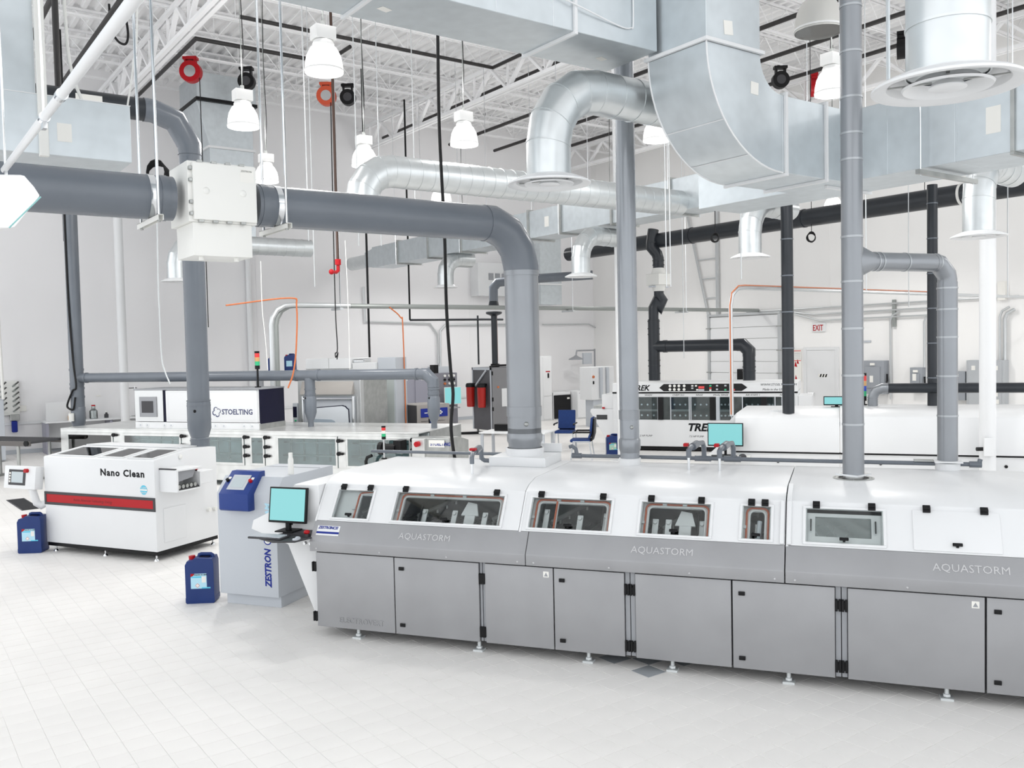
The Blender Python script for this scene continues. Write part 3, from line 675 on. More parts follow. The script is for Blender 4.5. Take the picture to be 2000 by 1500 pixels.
# main C along y
ZC0, ZC1 = ZO0, ZO0+.66
t = thing('branch_trunk_duct', 'rectangular galvanised duct crossing behind the silver risers at head height', 'duct', (7.95, 4.5, ZC0))
for a, b in ((6.9, 5.25), (5.25, 4.0), (4.0, 2.75), (2.75, 1.2)): MB().box(XC0, XC1, b, a, ZC0, ZC1).part('duct_section', GALV, t, .004)
for a in (5.25, 3.52, 2.75):
    m = MB(); flange(m, 1, a, XC0, XC1, ZC0, ZC1); m.part('flange', SOFTWHITE if a != 3.52 else STEELD, t, .002)
m = MB()
for a in (4.62, 4.3, 3.98): m.box(XC0-.003, XC0, a-.002, a+.002, ZC0, ZC1)
m.part('crease', CHROME, t)
MB().box(XC0-.002, XC0, 3.62, 3.74, ZC0+.18, ZC0+.40).part('paper_sticker', PAPER, t)
for a in (4.25, 3.0):
    m = MB(); m.box(XC0-.15, XC1+.15, a-.02, a+.02, ZC0-.07, ZC0-.03); m.part('support_channel', STEELD, t)
    for xx in (XC0-.1, XC1+.1): MB().cyl((xx, a, ZC0-.08), (xx, a, DECKZ-.7), .006, n=8).part('hanger_rod', CHROME, t)
# far main F along y at x = 13
XF0, XF1, ZF0, ZF1 = 13.0, 13.75, 5.28, 5.92
t = thing('main_duct', 'long rectangular galvanised main duct with dark flanges crossing the hall', 'duct', (13.4, 15, ZF0))
ys = [25.4, 23.7, 21.93, 20.18, 17.2, 15.97, 14.25, 12.53, 10.96, 9.3, 7.7, 6.0, 4.4]
for a, b in zip(ys, ys[1:]): MB().box(XF0, XF1, b, a, ZF0, ZF1).part('duct_section', GALV, t, .004)
for a in ys[1:-1]:
    m = MB(); flange(m, 1, a, XF0, XF1, ZF0, ZF1, .05, .04); m.part('flange', STEELD, t, .002)
MB().prism([(25.4, ZF0), (25.4, ZF1), (26.1, ZF1-.1), (26.1, ZF0+.1)], 'x', XF0+.1, XF1-.1).part('transition', GALV, t)
MB().cyl((13.37, 26.05, 5.6), (13.37, 27.6, 5.6), .22, n=24).part('spiral_end', SPIRAL, t)
for a in (19.0, 16.5, 13.3, 11.7): MB().box(XF0-.003, XF0, a-.08, a+.08, ZF0+.2, ZF0+.44).part('paper_sticker', PAPER, t)
for a in ys[1:-1:2]:
    for xx in (XF0-.08, XF1+.08): MB().cyl((xx, a, ZF0-.05), (xx, a, DECKZ-.7), .008, n=6).part('hanger_rod', CHROME, t)
# ductwork over the entrance side: a short trunk with a vertical riser
t = thing('end_duct', 'galvanised duct box with a flat end cap hung beneath the roof near the diagonal pole', 'duct', (1.408, 8.200, 4.273))
b = (1.923, 8.200, 4.334); c = (1.941, 8.200, 4.817)
MB().box(-3.5, b[0], 8.2, 8.95, b[2], c[2]).part('duct_section', GALV, t, .004)
m = MB(); m.box(-3.5, b[0]+.004, 8.197, 8.2, b[2]+.48, b[2]+.487); m.part('crease', SOFTWHITE, t)
d = (1.258, 8.200, 4.838)
MB().box(-3.5, d[0]-.05, 8.25, 8.9, c[2], 9.5).part('riser_section', GALV, t, .004)
MB().box(d[0]-.05, d[0]+.02, 8.16, 8.22, b[2]-.02, 9.5).part('support_strut', OFFW, t, .003)
p = (1.397, 8.200, 4.503)
MB().box(p[0]-.05, p[0]+.06, 8.197, 8.2, p[2]-.05, p[2]+.1).part('paper_sticker', PAPER, t)

# ------------------------------------------------------------------ round diffusers and their spiral ducts
def diffuser(name_label, x, y, z, path, rr, nr, ribs=True, rings=3):
    t = thing('ceiling_diffuser', name_label, 'diffuser', (x, y, z), 0, 'round air diffusers')
    MB().lathe((x, y, z), [(nr, .075), (nr+.02, .07), (rr*.92, .03), (rr, .012), (rr, 0), (rr*.94, -.004), (rr*.80, .018), (rr*.74, .055), (nr*.98, .075)], 48).part('outer_cone', WHITE, t)
    MB().lathe((x, y, z), [(rr*.60, .008), (rr*.58, -.004), (rr*.50, .012), (rr*.42, .045), (rr*.40, .05), (rr*.46, .03), (rr*.60, .010)], 44).part('middle_cone', WHITE, t)
    MB().lathe((x, y, z), [(.001, -.006), (rr*.20, -.006), (rr*.25, -.002), (rr*.25, .004), (rr*.18, .03), (.001, .034)], 32).part('centre_cone', WHITE, t)
    m = MB()
    for k in range(4):
        a = k*math.pi/2+.5; m.obox((x, y, z), (math.cos(a), math.sin(a), 0), (-math.sin(a), math.cos(a), 0), (0, 0, 1), rr*.2, rr*.8, -.008, .008, .03, .036)
    m.part('spokes', STEELD, t)
    MB().lathe((x, y, z+.0), [(.001, .09), (nr*.96, .09), (nr*.96, .088)], 30).part('throat', GREYD, t)
    d = MB(); d.tube(path, nr, 32); do = d.part('spiral_duct', SPIRAL, t, ang=14)
    m = MB(); P = [Vector(q) for q in path]
    for a, b in zip(P, P[1:]):
        L = (b-a).length; dr = (b-a).normalized(); n = max(1, int(L/(.22 if L > .5 else 9)))
        for k in range(n): 
            bb = band(a+dr*(L*k/n), dr, nr, .014, .005, 32); m.add(bb.v, bb.f)
    m.part('seams', SPIRAL, do, kind='stuff')
    return t
def down_then(x, y, z, zt, d, L, r):
    """neck up from the diffuser, four-piece elbow, then a run along d"""
    d = Vector(d).normalized(); c = Vector((x, y, zt-r))
    P = [Vector((x, y, z+.07)), Vector((x, y, zt-r))]
    for a in (22, 45, 68, 90): P.append(c + d*(r-r*math.cos(R(a))) + Vector((0, 0, r*math.sin(R(a)))))
    P.append(Vector((x, y, zt))+d*L); return P
diffuser('large white round diffuser on a fat spiral neck closest to the camera', 4.47, 2.39, 3.93, down_then(4.47, 2.39, 3.93, 5.25, (1, 0, 0), 3.3, .55), .36, .195)
diffuser('white round diffuser under a spiral elbow beside the slim grey riser', 4.77, 6.01, 4.05, down_then(4.77, 6.01, 4.05, 4.90, (1, 0, 0), 2.83, .52), .355, .19)
diffuser('white round diffuser half hidden behind the fat grey duct', 6.15, 12.3, 4.55, down_then(6.15, 12.3, 4.55, 5.42, (1, 0, 0), 6.85, .5), .44, .245)
diffuser('white round diffuser hanging below the main duct by the roll-up door', 12.18, 9.92, 4.10, down_then(12.18, 9.92, 4.10, 5.02, (1, .12, 0), 1.3, .5), .33, .19)
diffuser('white round diffuser behind the white column under the main duct', 12.18, 6.09, 4.02, down_then(12.18, 6.09, 4.02, 5.02, (1, .12, 0), 1.3, .5), .35, .20)
diffuser('small looking white diffuser below the main duct past the elbow of the fat duct', 12.26, 14.43, 4.13, down_then(12.26, 14.43, 4.13, 5.02, (1, .12, 0), 1.3, .5), .34, .20)
diffuser('distant white diffuser under the main duct near the wall unit', 13.91-1.0, 20.9, 4.35, down_then(12.91, 20.9, 4.35, 5.15, (1, .1, 0), .9, .45), .33, .22)
diffuser('white diffuser partly behind the cream enclosure lower case', 5.7, 20.65, 4.31, down_then(5.7, 20.65, 4.31, 5.2, (1, 0, 0), 3.2, .5), .34, .21)

# ------------------------------------------------------------------ high bay lamps
LAMPM = mat('glowing_acrylic_bell', (.95, .95, .93), .4, emit=.9, ecol=(1, .99, .97))
LENS = mat('lamp_lens', (1, 1, 1), .4, emit=4.0, ecol=(1, 1, .98))
BALL = mat('ballast_white', (.84, .84, .83), .5)
DULL = mat('dull_acrylic_bell', (.62, .61, .58), .35, .2)
def lamp(label, x, y, z=6.05, r=.23, lit=True, light=True, cord=True, power=1.0):
    t = thing('high_bay_lamp', label, 'lamp', (x, y, z), 0, 'high bay lamps')
    MB().lathe((x, y, z), [(r, 0), (r, .02), (r*.985, .10), (r*.90, .20), (r*.70, .29), (r*.55, .32)], 32).part('bell', LAMPM if lit else DULL, t)
    MB().lathe((x, y, z), [(r-.004, .018), (r+.007, .018), (r+.007, .036), (r-.004, .036)], 32).part('rim', BALL, t)
    MB().lathe((x, y, z), [(.001, .004), (r*.96, .004), (r*.96, .016)], 32).part('lens', LENS if lit else GLASS, t)
    MB().lathe((x, y, z+.32), [(r*.55, 0), (r*.58, .02), (r*.5, .06), (r*.40, .07)], 24).part('neck', BALL, t)
    MB().box(x-.13, x+.13, y-.10, y+.10, z+.39, z+.55).part('ballast_box', BALL, t, .01, 2)
    MB().cyl((x, y, z+.55), (x, y, z+.62), .03, n=12).part('hook', STEELD, t)
    if cord:
        MB().cyl((x, y, z+.6), (x, y, DECKZ+.04), .006, n=6).part('chain', CONDUITD, t)
        MB().tube([(x, y+.02, z+.56), (x+.05, y+.04, z+1.2), (x+.02, y+.03, z+2.4), (x+.04, y, DECKZ-.7)], .007, 6).part('cord', RUBBER, t)
    if light and lit:
        ld = bpy.data.lights.new('lamp_light', 'SPOT'); ld.spot_size = R(158); ld.spot_blend = .4; ld.energy = LAMP_POWER*power; ld.shadow_soft_size = .22; ld.color = (1, .985, .96)
        lo = bpy.data.objects.new('lamp_light', ld); C.objects.link(lo); lo.parent = t; lo.location = (0, 0, -.12)
        lu = bpy.data.lights.new('roof_fill_light', 'POINT'); lu.energy = LAMP_POWER*power*.25; lu.shadow_soft_size = .2; lu.color = (1, .985, .96)  # point light added above the ballast to brighten the roof
        lv = bpy.data.objects.new('roof_fill_light', lu); C.objects.link(lv); lv.parent = t; lv.location = (0, 0, .95)
    return t
lamp('big lit bell lamp hanging in front of the red hose reel', 4.64, 10.19)
lamp('lit bell lamp over the bend of the upper grey pipe', 4.71, 13.26)
lamp('lit bell lamp on a black cord above the long spiral duct', 8.2, 12.58)
lamp('lit bell lamp behind the heel of the square elbow', 10.8, 10.7)
lamp('unlit grey bell lamp beside the tall silver riser at the top', 7.84, 5.5, 5.75, .235, lit=False)
lamp('lit bell lamp half behind the tall silver riser', *(10.903, 7.449, 6.050)[:2])
lamp('lit bell lamp peeping out above the fat grey duct', *(10.971, 17.864, 6.050)[:2], r=.24)
lamp('lit bell lamp just behind the cream enclosure', *(6.562, 17.255, 6.050)[:2])
lamp('lit bell lamp whose bell is hidden behind the spiral elbow', *(7.538, 14.925, 6.050)[:2])
for (x, y), nb in zip(((20.0, 22.0), (20.5, 14.0), (20.5, 7.0), (15.5, 24.0), (1.0, 21.0), (.5, 15.0), (15.5, 2.0)), ('over the far corner', 'over the exit door', 'over the panelboard', 'past the far columns', 'over the bench end', 'over the roller conveyor', 'beside the front of the side wall')):  # lamps added to even out the light, strongest toward the side wall
    lamp('added fill bell lamp high '+nb, x, y, power=1.9 if x > 14 else (.5 if x < .8 else 1.0))

# ------------------------------------------------------------------ upper grey pipe of the white cleaner
n0 = Vector((3.767, 12.792, 1.370))
t = thing('cleaner_exhaust_pipe', 'thick grey plastic pipe rising from the white cleaner and bending under the roof', 'pipe', (n0.x, n0.y, 1.37))
zt = 5.999
r = .15
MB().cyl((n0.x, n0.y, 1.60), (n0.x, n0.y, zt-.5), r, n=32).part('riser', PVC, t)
MB().lathe((n0.x, n0.y, 1.37), [(r*.86, 0), (r*.86, .12), (r*.80, .13), (r*1.07, .26), (r*1.07, .62), (r, .66)], 32).part('foot_coupling', PVC, t)
for z in (1.46, 1.75, 1.95, 2.02): band((n0.x, n0.y, z), (0, 0, 1), r*1.06 if z > 1.6 else r*.88, .015, .004).part('seam', PVC, t)
MB().ball((n0.x-.09, n0.y-.12, 1.88), .025, 10).part('knob', BLACK, t)
MB().tube([(n0.x, n0.y, zt-.55), (n0.x, n0.y, zt-.42), (n0.x-.18, n0.y, zt-.1), (n0.x-.48, n0.y, zt), (n0.x-.6, n0.y, zt)], r*1.05, 32, caps=False).part('elbow', PVC, t)
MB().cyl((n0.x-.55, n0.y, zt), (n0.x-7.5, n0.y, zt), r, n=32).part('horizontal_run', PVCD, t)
q = Vector((n0.x-1.3, n0.y, zt))
MB().obox(q+Vector((0, -r-.001, 0)), (1, 0, 0), (0, 0, 1), (0, -1, 0), -.16, .16, -.06, .06, 0, .002).part('paper_sticker', PAPER, t)

# ------------------------------------------------------------------ white bench-top cleaner with red stripe
NR = -59.7
N = thing('board_cleaner', 'white boxy cleaning machine with red stripe and big black product lettering', 'machine', (-9.89, 9.15, 0), NR)
a0, a1, b0, b1 = -10.9, -8.875, 8.59, 9.72
MB().prism([(b0, .125), (b0, 1.305), (b0+.012, 1.315), (9.25, 1.395), (b1, 1.375), (b1, .125)], 'x', a0, a1).part('housing', WHITE, N, .006, 2)
MB().box(a0+.01, a1-.01, b0+.01, b1-.01, .075, .125).part('base_frame', BLACK, N)
m = MB(); m.box(a0-.004, a1+.004, b0-.012, b0, .65, .685); m.box(a0-.004, a1+.004, b0-.012, b0, .795, .83); m.box(a0-.004, a0+.035, b0-.012, b0, .685, .795); m.box(a1-.035, a1+.004, b0-.012, b0, .685, .795)
m.part('stripe_frame', GREYD, N, .003)
st = MB().box(a0+.03, a1-.03, b0-.006, b0, .685, .795).part('red_stripe', RED, N)
text('Austin American Technology Energy', .055, (-10.35, b0-.0065, .72), (1, 0, 0), (0, 0, 1), st, mat('dark_red_ink', (.16, .0, .004), .5), ext=.0005, sx=.88)
text('Nano Clean', .125, (-9.835, b0-.001, 1.092), (1, 0, 0), (0, 0, 1), N, INKK, ext=.001, space=1.16, bold=.0045, sx=1.13)
em = MB().lathe((-9.068, b0-.001, .927), [(.001, .0), (.062, .0), (.062, .001)], 28, (0, -1, 0)).part('emblem', INKC, N)
m = MB(); m.box(-9.128, -9.008, b0-.0035, b0-.0025, .918, .938); m.part('emblem_band', PAPER, em)
text('CLEAN', .032, (-9.117, b0-.003, .946), (1, 0, 0), (0, 0, 1), em, PAPER, ext=.0004); text('EARTH', .032, (-9.117, b0-.003, .882), (1, 0, 0), (0, 0, 1), em, PAPER, ext=.0004)
# three glazed lids on the sloping top
sl = Vector((0, 9.25-b0, .08)).normalized(); sn = Vector((0, -sl.z, sl.y)); so = Vector((0, b0+.02, 1.3165))
for x0, x1 in ((-10.80, -10.02), (-9.93, -9.48), (-9.39, -8.96)):
    l = MB()
    for q in ((x0, x1, .03, .07), (x0, x1, .52, .56), (x0, x0+.035, .07, .52), (x1-.035, x1, .07, .52)): l.obox(so, (1, 0, 0), sl, sn, q[0], q[1], q[2], q[3], .0, .012)
    lo = l.part('lid_frame', WHITE, N, .003)
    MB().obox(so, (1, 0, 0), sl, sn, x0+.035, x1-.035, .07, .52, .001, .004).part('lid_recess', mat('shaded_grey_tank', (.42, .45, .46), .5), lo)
    MB().obox(so, (1, 0, 0), sl, sn, x0+.035, x1-.035, .07, .52, .006, .010).part('lid_glass', GLASS, lo)
MB().prism([(9.27, 1.397), (9.27, 1.41), (b1-.02, 1.395), (b1-.02, 1.38)], 'x', a0+.03, a1-.22).part('rear_cover', WHITE, N, .003)
# discharge side
o = MB(); o.box(a1, a1+.30, 8.67, 8.70, .90, 1.19); o.box(a1, a1+.30, 8.70, 9.10, .90, .92); o.box(a1, a1+.30, 9.08, 9.10, .92, 1.12); o.prism([(8.70, 1.17), (8.70, 1.19), (9.12, 1.19), (9.12, 1.16)], 'x', a1, a1+.30)
o = o.part('discharge_hood', WHITE, N, .003)
MB().prism([(8.70, 1.02), (8.70, 1.17), (9.06, 1.17), (9.0, 1.06)], 'x', a1+.02, a1+.25).part('flap', GREYM, o)
for k in range(5): MB().cyl((a1+.21-.0*k, 8.72+.07*k, .965), (a1+.29, 8.72+.07*k, .965), .026, n=12).part('roller', STEELD, o)
MB().box(a1, a1+.28, 8.68, 9.09, .925, .94).part('belt', GREYD, o)
MB().box(a1+.0, a1+.27, 8.665, 8.70, 1.19, 1.205).part('hinge_strip', GREYD, o)
c = MB().box(a1, a1+.20, 9.12, 9.44, .93, 1.10).part('junction_box', WHITE, N, .004)
MB().cyl((a1+.12, 9.2, 1.10), (a1+.12, 9.2, 1.125), .016, n=12).part('stop_stem', BLACK, c); MB().cyl((a1+.12, 9.2, 1.125), (a1+.12, 9.2, 1.145), .026, n=14).part('stop_head', RED, c)
MB().box(a1, a1+.008, 8.715, 9.11, .22, .67).part('access_panel', WHITE, N, .004)
for z, y in ((.52, 9.519), (.51, 9.64)): MB().cyl((a1, y, z), (a1+.05, y, z), .03, n=16).part('pipe_stub', OFFW, N)
MB().ball((a1+.01, 9.043, 1.312), .032, 12, (.5, 1, 1)).part('grommet', OFFW, N)
for x, y in ((-10.775, 8.63), (-9.84, 8.63), (-8.93, 8.63), (-8.93, 9.66), (-10.775, 9.66)):
    f = MB(); f.cyl((x, y, .01), (x, y, .08), .012, n=10); f.lathe((x, y, 0), [(.001, 0), (.032, 0), (.030, .012), (.014, .03)], 16); f.part('levelling_foot', CHROME, N)
# control panel on a swing arm
pu = Vector((.05, 0, 1)).normalized(); pn = Vector((0, -1, .12)).normalized(); pv = Vector((.0, .12, 1)).normalized(); po = Vector((-11.25, 8.46, .865))
cp = MB().obox(po, (1, 0, 0), pv, pn, -.31, .31, 0, .315, -.13, 0).part('control_box', WHITE, N, .01, 2)
MB().obox(po, (1, 0, 0), pv, pn, -.215, .12, .05, .265, .0, .006).part('screen_bezel', GREYD, cp, .003)
MB().obox(po, (1, 0, 0), pv, pn, -.155, .075, .085, .235, .006, .008).part('screen', LCD, cp)
MB().cyl(po+pv*.255+Vector((.15, 0, 0)), po+pv*.255+Vector((.15, 0, 0))+pn*.045, .028, n=16).part('stop_button', RED, cp)
m = MB(); 
for k in range(4): m.obox(po, (1, 0, 0), pv, pn, -.20, -.17, .20-.038*k, .225-.038*k, .006, .009)
m.part('keys', PAPER, cp)
MB().tube([(-11.1, 8.55, .86), (-11.06, 8.58, .66), (-11.02, 8.62, .62), (-10.96, 8.68, .66), (-10.89, 8.75, .86), (-10.9, 8.78, 1.0)], .05, 14).part('swing_arm', WHITE, N)

# ------------------------------------------------------------------ blue jerricans
def jerrican(label, p, rot, lab=LABELB, word='VIGON N 600', sc=1.0, grp='blue chemical jerricans', detail=True):
    c, n = math.cos(R(-rot)), math.sin(R(-rot)); q = (c*p[0]-n*p[1], n*p[0]+c*p[1], p[2])
    t = thing('jerrican', label, 'jerrican', q, rot, grp); x, y, z = q; W2, D2, Hh = .142*sc, .105*sc, .45*sc
    P = lambda l: [(x+a*sc, z+b*sc) for a, b in l]
    MB().prism(P([(-.130, 0), (.130, 0), (.142, .012), (.142, .055), (.139, .06), (.139, .40), (.125, .445), (-.045, .455), (-.062, .43), (-.118, .425), (-.139, .385), (-.139, .06), (-.142, .055), (-.142, .012)]), 'y', y-D2, y+D2).part('body', BLUE, t, .022*sc, 3)
    MB().tube([(x-.03*sc, y, z+.44*sc), (x-.02*sc, y, z+.468*sc), (x+.0*sc, y, z+.474*sc), (x+.09*sc, y, z+.472*sc), (x+.105*sc, y, z+.462*sc), (x+.115*sc, y, z+.43*sc)], .018*sc, 12).part('handle', BLUE, t)
    MB().box(x-.01*sc, x+.085*sc, y-.055*sc, y+.055*sc, z+.452*sc, z+.456*sc).part('handle_recess', NAVY, t)
    cp = MB().cyl((x-.092*sc, y, z+.42*sc), (x-.096*sc, y, z+.46*sc), .032*sc, n=20).part('cap', RED, t)
    f = y-D2-.0008
    lb = MB().box(x-.085*sc, x+.07*sc, f-.0006, f, z+.15*sc, z+.30*sc).part('label', lab, t)
    if detail:
        MB().prism([(x-.085*sc, z+.30*sc), (x-.085*sc, z+.265*sc), (x-.06*sc, z+.28*sc), (x-.045*sc, z+.30*sc)], 'y', f-.0014, f-.0006).part('label_corner', RED, lb)
        text(word, .021*sc, (x-.055*sc, f-.0010, z+.281*sc), (1, 0, 0), (0, 0, 1), lb, INKK, ext=.0004, bold=.0008)
        MB().box(x-.08*sc, x+.02*sc, f-.0014, f-.0006, z+.258*sc, z+.274*sc).part('label_band', INKC, lb)
        MB().box(x+.022*sc, x+.062*sc, f-.0014, f-.0006, z+.21*sc, z+.27*sc).part('label_panel', PAPER, lb)
        d = x-.02*sc; zz = z+.182*sc
        m = MB(); pts = [(d-.022*sc, zz), (d, zz-.022*sc), (d+.022*sc, zz), (d, zz+.022*sc)]; m.prism(pts, 'y', f-.0014, f-.0006); dm = m.part('hazard_diamond', REDL, lb)
        MB().prism([(d-.018*sc, zz), (d, zz-.018*sc), (d+.018*sc, zz), (d, zz+.018*sc)], 'y', f-.0018, f-.0014).part('hazard_field', PAPER, lb)
        MB().box(x+.02*sc, x+.105*sc, f-.0014, f-.0002, z+.15*sc, z+.163*sc).part('label_foot', INKC, lb)
    return t
jerrican('blue jerrican with red cap standing beside the white red-striped cleaner', (1.758, 13.819, 0.000), -32, sc=1.12)
jerrican('blue jerrican with red cap standing beside the light grey cabinet with blue panel', (2.849, 9.765, 0.000), -32, sc=1.08)

# ------------------------------------------------------------------ light grey dosing cabinet with blue control panel
Z = mthing('dosing_cabinet', 'light grey floor cabinet with sloped blue control panel and upright blue lettering', 'cabinet', -5.84, 8.2)
zs0, zs1, zf, zr = -6.205, -5.471, 7.741, 8.86
MB().box(zs0+.02, zs1-.03, zf+.085, zr-.05, 0, .13).part('plinth', GREYL, Z, .003)
MB().prism([(zf, .13), (zf, 1.205), (zf+.145, 1.368), (zr, 1.368), (zr, .13)], 'x', zs0, zs1).part('housing', GREYL, Z, .006, 2)
MB().box(zs0+.01, zs1-.01, zr-.25, zr-.246, .3, 1.372).part('lid_joint', GREYM, Z)
cp = MB().prism([(zf-.09, 1.035), (zf-.11, 1.05), (zf-.11, 1.215), (zf+.12, 1.425), (zf+.20, 1.425), (zf+.20, 1.36), (zf+.0, 1.035)], 'x', -6.095, -5.735).part('control_panel', BLUEP, Z, .005, 2)
pu = Vector((0, .23, .21)).normalized(); pn = Vector((0, -pu.z, pu.y)); po = Vector((-5.915, zf-.11, 1.215))
MB().obox(po, (1, 0, 0), pu, pn, -.115, .105, .055, .255, 0, .006).part('screen_bezel', GREYL, cp, .003)
MB().obox(po, (1, 0, 0), pu, pn, -.085, .075, .085, .23, .006, .008).part('screen', LCD, cp)
for x, mm in ((-.15, BLACK), (.135, RED)):
    MB().cyl(po+pu*.17+Vector((x, 0, 0)), po+pu*.17+Vector((x, 0, 0))+pn*.03, .018, n=14).part('push_button', mm, cp)
    MB().obox(po, (1, 0, 0), pu, pn, x-.015, x+.018, .195, .225, 0, .003).part('button_tag', PAPER, cp)
text('ZESTRON', .105, (zs1-.085, zf-.001, .235), (0, 0, 1), (-1, 0, 0), Z, INKB, 'upright_lettering', ext=.001, shear=.15, bold=.004, sx=.86)
m = MB().lathe((zs1-.115, zf-.001, .725), [(.022, 0), (.048, 0), (.048, .001), (.022, .001)], 28, (0, -1, 0)); lg = m.part('logo_disc', INKB, Z)
MB().lathe((zs1-.115, zf-.0025, .725), [(.018, 0), (.036, 0), (.036, .0006), (.018, .0006)], 28, (0, -1, 0)).part('logo_ring', PAPER, lg)
text('DCAM', .085, (zs1-.075, zf-.001, .86), (0, 0, 1), (-1, 0, 0), Z, LABELB, 'upright_lettering', ext=.001, shear=.15, bold=.004)
MB().lathe((-5.52, 8.1, 1.368), [(.03, 0), (.03, .16), (.022, .18), (.022, .23), (.001, .23)], 16).part('white_bottle', OFFW, Z)  # white bottle standing on the cabinet top

# ------------------------------------------------------------------ long stainless cleaning line with glazed front
Lr = mthing('stainless_cleaning_line', 'long stainless cleaning line with a row of misty glass hatches', 'machine', -11.8, 15.9)
l0, l1, lf, lr, lz = -16.1, -7.38, 14.95, 16.95, 1.12
STW = mat('bright_stainless', (.72, .73, .72), .30, .55, .08, 5)
m = MB(); m.box(l0, l1, lf+.5, lr, .1, lz-.01); m.part('tank', STEELD, Lr)
m = MB(); m.box(l0, l1, lf-.01, lr, lz-.02, lz); m.part('top_sheet', STW, Lr, .004)
hat = [(-15.92, -14.62), (-14.36, -12.82), (-12.59, -11.26), (-11.13, -10.77), (-10.5, -9.1), (-8.93, -7.52)]
m = MB(); m.box(l0, l1, lf-.005, lf+.03, 1.03, lz-.02); m.box(l0, l1, lf-.005, lf+.03, .1, .42); x = l0
for w0, w1 in hat: m.box(x, w0, lf-.005, lf+.03, .42, 1.03); x = w1
m.box(x, l1, lf-.005, lf+.03, .42, 1.03); m.part('front_frame', STW, Lr, .003)
m = MB(); m.box(l0, l1, lf+.45, lf+.47, .3, 1.08); m.part('inner_wall', mat('misty_inner_wall', (.62, .69, .70), .5, .1, .22, 2.5), Lr)
m = MB()
for w0, w1 in hat:
    n = int((w1-w0)/.3)
    for k in range(n):
        xx = w0+.15+k*.3; m.cyl((xx, lf+.28, .5), (xx, lf+.28, .95), .02, n=8)
    m.box(w0, w1, lf+.25, lf+.30, .86, .89); m.box(w0, w1, lf+.2, lf+.3, .60, .63)
m.part('spray_manifolds', STEELD, Lr)
for k, (w0, w1) in enumerate(hat):
    f = MB(); r = .05
    f.box(w0+.01, w1-.01, lf-.025, lf-.006, .98, 1.03); f.box(w0+.01, w1-.01, lf-.025, lf-.006, .42, .47); f.box(w0+.01, w0+.05, lf-.025, lf-.006, .47, .98); f.box(w1-.05, w1-.01, lf-.025, lf-.006, .47, .98)
    fo = f.part('hatch', STW, Lr, .004)
    MB().box(w0+.05, w1-.05, lf-.02, lf-.014, .47, .98).part('hatch_glass', GLASST, fo)
    for z in ((.99, .80, .62) if k != 4 else (.95, .7)):
        q = MB(); q.cyl((w1+.03, lf-.06, z), (w1+.03, lf-.02, z), .04, n=12); q.cyl((w1+.03, lf-.035, z), (w1+.11, lf-.035, z), .014, n=8); q.cyl((w1+.11, lf-.05, z), (w1+.11, lf-.02, z), .026, n=10); q.part('clamp', BLACK, fo)
for x in (-15.9, -13.5, -11, -9, -7.6): MB().box(x-.05, x+.05, lf+.1, lf+.2, 0, .1).part('leg', STEELD, Lr)
# its control end
e = MB().prism([(lf-.30, .45), (lf-.36, .60), (lf-.30, 1.06), (lf+.1, 1.06), (lf+.6, .95), (lf+.6, .45)], 'x', -7.36, -6.62).part('control_end', STEELD, Lr, .006)
text('STOELTING', .085, (-6.98, lf-.335, .93), (1, 0, 0), (0, .13, 1), e, INKB, ext=.001, bold=.002, sx=.9)
MB().box(-7.01, -6.70, lf-.331, lf-.328, .90, 1.03).part('name_plate', PAPER, e)
MB().box(-7.33, -7.08, lf-.38, lf-.30, .70, 1.05).part('switch_box', STW, e, .005)
MB().cyl((-7.2, lf-.46, .96), (-7.2, lf-.38, .96), .05, n=16).part('stop_button', RED, e)
# pump by the end hatch
pm = MB(); pm.cyl((-8.0, lf-.25, .85), (-7.72, lf-.25, .85), .09, n=18); pm.cyl((-8.06, lf-.25, .85), (-7.98, lf-.25, .85), .12, n=18); pm.box(-7.75, -7.6, lf-.3, lf-.05, .78, 1.0); pm.tube([(-8.2, lf-.3, .72), (-8.3, lf-.3, .68), (-8.36, lf-.25, .6), (-8.38, lf-.2, .45)], .03, 10); pm.part('pump', BLACK, Lr)
# electronics hood on top with the blue end
H = mthing('control_hood', 'white control hood with dark blue end panel and swirl logo on the stainless line', 'control hood', -12.7, 15.65, lz)
MB().box(-14.25, -11.10, 15.23, 16.10, 1.26, 1.93).part('cabinet', SOFTWHITE, H, .004)
MB().box(-14.25, -13.50, 15.205, 15.23, 1.26, 1.93).part('operator_panel', STEEL, H, .003)
bz = MB().box(-14.12, -13.66, 15.185, 15.205, 1.36, 1.79).part('screen_bezel', GREYM, H, .006); MB().box(-14.05, -13.74, 15.18, 15.185, 1.45, 1.70).part('screen', GREYD, bz)
MB().box(-13.50, -13.42, 15.225, 15.232, 1.26, 1.93).part('inset_strip', NAVY, H)
wp = MB().box(-13.42, -11.12, 15.20, 15.23, 1.26, 1.92).part('door_panel', WHITE, H, .006, 2)
m = MB()
for q in ((-13.36, -11.18, 1.885, 1.89), (-13.36, -11.18, 1.30, 1.305), (-13.36, -13.355, 1.30, 1.89), (-11.185, -11.18, 1.30, 1.89)): m.box(q[0], q[1], 15.197, 15.2, q[2], q[3])
m.part('door_outline', SOFTWHITE, wp)
text('STOELTING', .150, (-11.99, 15.199, 1.425), (1, 0, 0), (0, 0, 1), wp, mat('slate_ink', (.06, .07, .15), .5), ext=.001, bold=.004, sx=.97)
m = MB(); lc = Vector((-12.12, 15.198, 1.472))
